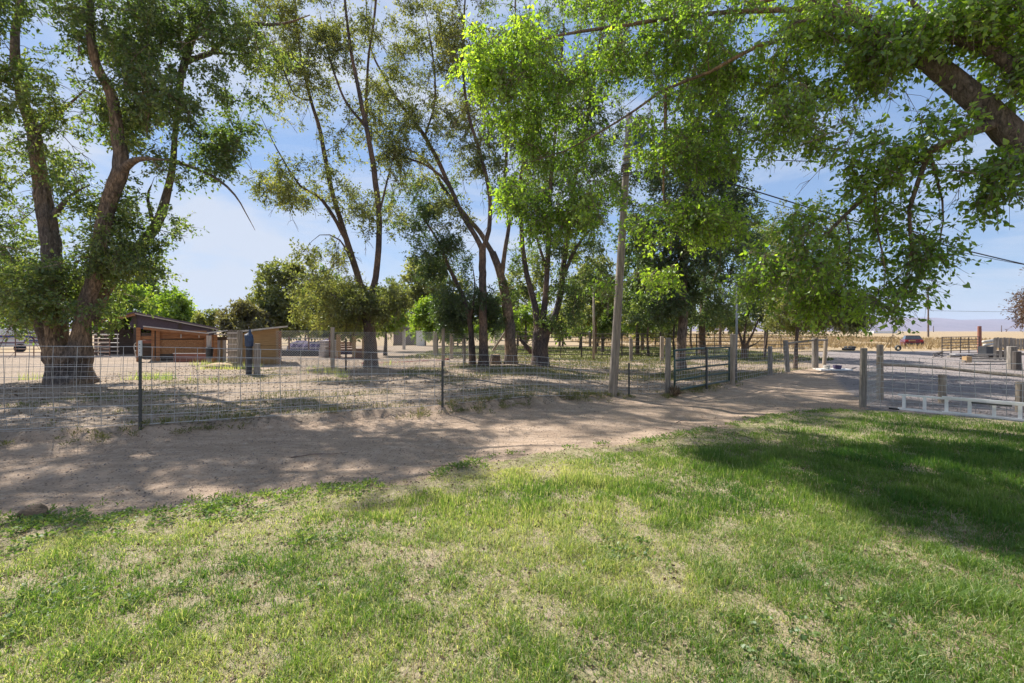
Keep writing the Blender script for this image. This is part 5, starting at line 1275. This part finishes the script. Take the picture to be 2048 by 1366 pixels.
# ------------------------------------------------------------------ grasses and ground cover
def blades(name, X, Y, Lh, Wd, tint, mat, lean=.55, simple=False, label=None, cat=None):
    n = len(X); Z = hgt(X, Y); az = rng.uniform(0, 2 * np.pi, n); la = np.abs(rng.normal(size=n)) * lean
    D = np.stack([np.cos(az) * np.sin(la), np.sin(az) * np.sin(la), np.cos(la)], -1)
    fa = rng.uniform(0, 2 * np.pi, n); Sd = np.stack([np.cos(fa), np.sin(fa), np.zeros(n)], -1) * Wd[:, None] / 2
    O = np.stack([X, Y, Z - .004], -1); Lh = Lh[:, None]
    if simple:
        V = np.stack([O - Sd, O + Sd, O + D * Lh], 1); f = np.array([[0, 1, 2]]); k = 3
    else:
        md = O + D * Lh * .55; tp = O + D * Lh * .95 + np.stack([np.cos(az), np.sin(az), -np.ones(n) * .6], -1) * Lh * .22
        V = np.stack([O - Sd, O + Sd, md + Sd * .7, md - Sd * .7, tp], 1); f = np.array([[0, 1, 2], [0, 2, 3], [3, 2, 4]]); k = 5
    Fc = (f[None] + (np.arange(n) * k)[:, None, None]).reshape(-1, 3)
    o = np_mesh(name, V.reshape(-1, 3), Fc, M[mat], tint=np.repeat(np.clip(tint, 0, 1), k))
    return tag(o, label, cat, kind='stuff')

def scatter(n, x0, x1, y0, y1): return rng.uniform(x0, x1, n), rng.uniform(y0, y1, n)
def lawn(n, y0, y1, simple, wd, lab):
    X, Y = scatter(int(n * 1.9), -1, 1, y0, y1); X = X * (Y * 1.25 + .9)
    den = fbm(X * 2.2, Y * 2.2, seed=50, o=3); den2 = fbm(X * 5, Y * 5, seed=54, o=3); lush = np.clip((X - .8 + (Y - 5) * .1) / 2.5, 0, 1)
    edge = lawn_edge(X) - Y
    yel = np.clip(1.15 - np.hypot((X + .35) / 1.3, (Y - 5.15) / .75), 0, 1) + np.clip(1.0 - np.hypot((X + 2.0) / .6, (Y - 4.55) / .3), 0, 1)
    pr = np.clip((den * .35 + den2 * .55 + fbm(X * 15, Y * 15, seed=58, o=2) * .5 - .445) * 3.8 + lush * .35, .42, 1) * np.clip(edge / .5 + .25, 0, 1)
    keep = (rng.uniform(size=len(X)) < pr)
    X, Y, den2, lush, yel, edge, den = (a[keep] for a in (X, Y, den2, lush, yel, edge, den)); X, Y, den2, lush, yel, edge, den = (a[:n] for a in (X, Y, den2, lush, yel, edge, den))
    k = len(X); eh = np.clip(edge / 1.1, .3, 1); h = (.62 + 1.0 * np.clip(den2 - .4, 0, .5) * 2) * eh * (.028 + .05 * rng.uniform(size=k) ** 1.5 + .045 * np.clip(den - .5, 0, 1) * 2) * (1 + .25 * lush)
    t = .43 + (fbm(X * 1.4, Y * 1.4, seed=60, o=3) - .5) * .8 + rng.normal(size=k) * .13 + yel * .42 - lush * .17 + (rng.uniform(size=k) < .2 * (1 - lush)) * .5
    blades('lawn_grass', X, Y, h, np.full(k, wd) * rng.uniform(.6, 1.3, k), t, 'grass', .6, simple, lab, 'grass')
lawn(200000, 1.6, 3.6, False, .0046, 'short patchy green lawn grass in the foreground')
lawn(150000, 3.6, 6.2, True, .009, 'patchy lawn grass in the middle of the lawn')
lawn(75000, 6.2, 9.4, True, .011, 'lush grass at the far right of the lawn')
# taller seed stems and straw
X, Y = scatter(22000, -1, 1, 1.8, 7.5); X = X * (Y * 1.2 + .8); kk = Y < lawn_edge(X) - .05; X, Y = X[kk], Y[kk]
blades('straw_stems', X, Y, rng.uniform(.04, .11, len(X)), np.full(len(X), .0032), rng.uniform(.3, 1, len(X)), 'straw', 1.1, False, 'thin dry stems among the lawn grass', 'grass')

def rosettes(name, cx, cy, n, leaf_l, lab, mat='weed', per=14, up=.5, asp=.5, ts=.0):
    a = rng.uniform(0, 2 * np.pi, (n, per)); el = rng.uniform(.05, up, (n, per)) * 1.4
    D = np.stack([np.cos(a) * np.cos(el), np.sin(a) * np.cos(el), np.sin(el)], -1).reshape(-1, 3)
    s = rng.uniform(0, .05, (n, per)); hh = rng.uniform(0, leaf_l * 1.0, (n, per))
    O = np.stack([cx[:, None] + np.cos(a) * s, cy[:, None] + np.sin(a) * s, hgt(cx, cy)[:, None] + .006 + hh], -1).reshape(-1, 3)
    sz = leaf_l * rng.uniform(.5, 1.2, len(O)); t = np.clip(np.repeat(rng.uniform(.2, .7, n), per) + rng.normal(size=len(O)) * .12 + ts, 0, 1)
    o = leaves_mesh(name, O, D, sz, M[mat], None, t, asp, True); return tag(o, lab, 'weeds', kind='stuff')
X, Y = scatter(1100, -4.8, -1.2, 1.7, 4.3); w = fbm(X * 1.3, Y * 1.3, seed=70, o=2) + np.clip(-X - 2.2, -1, 1) * .12; kk = (w > .5) & (Y < lawn_edge(X)); 
rosettes('broadleaf_weeds', X[kk], Y[kk], kk.sum(), .034, 'low broadleaf weeds spreading over the left of the lawn')
X, Y = scatter(500, .5, 4.2, 1.7, 3.6); w = fbm(X * 1.3, Y * 1.3, seed=72, o=2); kk = (w > .56); rosettes('clover_patch', X[kk], Y[kk], kk.sum(), .028, 'small clover patches at the lower right of the lawn', asp=.8)
X = rng.uniform(-4.6, 6.5, 900); Y = lawn_edge(X) - rng.normal(size=900) * .16 - .03; kk = fbm(X * 2, Y * 2, seed=74) > .42; rosettes('edge_weeds', X[kk], Y[kk], kk.sum(), .035, 'grey-green weeds along the edge between lawn and lane', asp=.4, up=.9, ts=.12)
X = rng.uniform(-9, 7, 1000); Y = fence_edge(X) + rng.normal(size=1000) * .22 + .03; kk = fbm(X * 1.2, Y * 1.2, seed=75) > np.where(X > 1.5, .40, .56); rosettes('fence_weeds', X[kk], Y[kk], kk.sum(), .06, 'weeds and tufts along the foot of the front fence', asp=.2, up=1.0, per=18, ts=.05, mat='drygrass')
x, y = gp(1349, 792); n = 26; rosettes('dead_bush', np.full(n, x) + rng.normal(size=n) * .05, np.full(n, y) + rng.normal(size=n) * .05, n, .16, 'small orange dead bush at the foot of the left gate post', 'litter', per=8, up=1.1, asp=.15, ts=0)

# grass patches under the trees
def patches(name, n, x0, x1, y0, y1, thr, seed, h0, wd, lab, tb=.5, mat='grass', inside=True, fr=.45):
    X, Y = scatter(n, x0, x1, y0, y1); w = fbm(X * fr, Y * fr, seed=seed, o=4)
    kk = (w > thr + rng.normal(size=n) * .03) & ((Y > fence_edge(X) + .05) if inside else True); X, Y = X[kk], Y[kk]; k = len(X)
    blades(name, X, Y, h0 * rng.uniform(.5, 1.4, k), np.full(k, wd) * rng.uniform(.7, 1.3, k), tb + (fbm(X, Y, seed=seed + 1) - .5) * .8 + rng.normal(size=k) * .15, mat, .5, True, lab, 'grass')
patches('corral_grass', 70000, -10, 11, 8, 18, .56, 80, .06, .014, 'sparse dry grass under the trees behind the fence', .35, 'drygrass', fr=.6)
patches('corral_grass', 45000, -4, 18, 14.5, 26, .50, 82, .09, .024, 'greener grass strip around the row of trunks', .28, 'drygrass', fr=.5)
patches('far_grass', 30000, -6, 19, 24, 44, .30, 84, .12, .05, 'green grass beyond the pipe panels', .25, 'drygrass')
patches('dry_weeds', 14000, -15, -5, 13.5, 22, .56, 86, .22, .02, 'dry weeds around the left corral', .75)
patches('dry_brush', 42000, 12, 120, 38, 110, .42, 88, .38, .12, 'golden dry brush covering the plain beyond the drive', .55, 'straw', False, .16)
patches('dry_brush', 16000, 22, 120, 110, 260, .42, 89, .55, .3, 'golden brush farther out on the plain', .5, 'straw', False, .06)

# leaf litter and crumbs
def litter(n, x0, x1, y0, y1, s, lab, name='leaf_litter', thr=.0, inside=1, mat='litter'):
    X, Y = scatter(n, x0, x1, y0, y1); w = fbm(X * .9, Y * .9, seed=90, o=3); kk = w > thr
    if inside == 1: kk &= Y > fence_edge(X) - .1
    elif inside == 0: kk &= (Y < fence_edge(X)) & (Y > lawn_edge(X))
    elif inside == 2: kk &= (Y < lawn_edge(X))
    X, Y = X[kk], Y[kk]; k = len(X); a = rng.uniform(0, 6.28, k)
    D = np.stack([np.cos(a), np.sin(a), rng.uniform(-.1, .4, k)], -1); O = np.stack([X, Y, hgt(X, Y) + .008], -1)
    o = leaves_mesh(name, O, D, s * rng.uniform(.5, 1.4, k), M[mat], None, rng.uniform(0, 1, k), .6); tag(o, lab, 'leaf litter', kind='stuff')
litter(22000, -14, 12, 7, 26, .045, 'brown fallen leaves and dung crumbs over the corral ground')
litter(9000, -7, 11, 4, 12, .018, 'small crumbs of bark and leaf on the dirt lane', 'lane_crumbs', .35, 0)
litter(12000, -5, 6, 1.8, 7, .024, 'dead clippings lying between the lawn blades', 'lawn_clippings', .3, 2)
def pebbles(n, x0, x1, y0, y1, s, lab, cond):
    X, Y = scatter(n, x0, x1, y0, y1); kk = cond(X, Y); X, Y = X[kk], Y[kk]; k = len(X)
    base = np.array([[1, 0, 0], [0, 1, 0], [-1, 0, 0], [0, -1, 0], [0, 0, .75], [0, 0, -.5]]) ; f = np.array([[0, 1, 4], [1, 2, 4], [2, 3, 4], [3, 0, 4], [1, 0, 5], [2, 1, 5], [3, 2, 5], [0, 3, 5]])
    sc = s * rng.uniform(.4, 1.5, (k, 1, 1)) * rng.uniform(.7, 1.3, (k, 6, 3)); a = rng.uniform(0, 6.28, k); c, s_ = np.cos(a)[:, None], np.sin(a)[:, None]
    V = base[None] * sc; V = np.stack([V[..., 0] * c - V[..., 1] * s_, V[..., 0] * s_ + V[..., 1] * c, V[..., 2]], -1) + np.stack([X, Y, hgt(X, Y) + .002], -1)[:, None]
    o = np_mesh('pebbles', V.reshape(-1, 3), (f[None] + (np.arange(k) * 6)[:, None, None]).reshape(-1, 3), M['gravel']); tag(o, lab, 'pebbles', kind='stuff')
pebbles(6000, -6, 8, 4, 11, .008, 'tiny stones scattered on the dirt lane', lambda X, Y: (Y < fence_edge(X)) & (Y > lawn_edge(X) - .1))
pebbles(9000, 7, 28, 8.5, 30, .022, 'loose stones on the gravel drive', lambda X, Y: (X > 7.2 + (Y - 9) * .62) & (Y > lawn_edge(X)))

# a few fallen sticks
for k, (px, py, ln, a) in enumerate(((640, 905, .7, .3), (905, 1000 - 60, .5, -.2), (1365, 838, .35, .6), (1320, 890 - 35, .3, 2.6))):
    x, y = gp(px, py); z = zg(x, y) + .015; m = MB()
    m.tube([(-ln / 2, 0, 0), (-ln * .1, ln * .06, .012), (ln * .2, -.02, .01), (ln / 2, ln * .05, .0)], [.006, .008, .006, .003], 5); o = m.build('stick', M['twig']); o.location = (x, y, z); o.rotation_euler.z = a
    tag(o, ['longest fallen stick, on the shaded part of the lane', 'fallen stick near where lane meets lawn', 'short stick on the sunny lane below the gate', 'tiny stick on the sunny lane nearest the lawn'][k], 'stick')
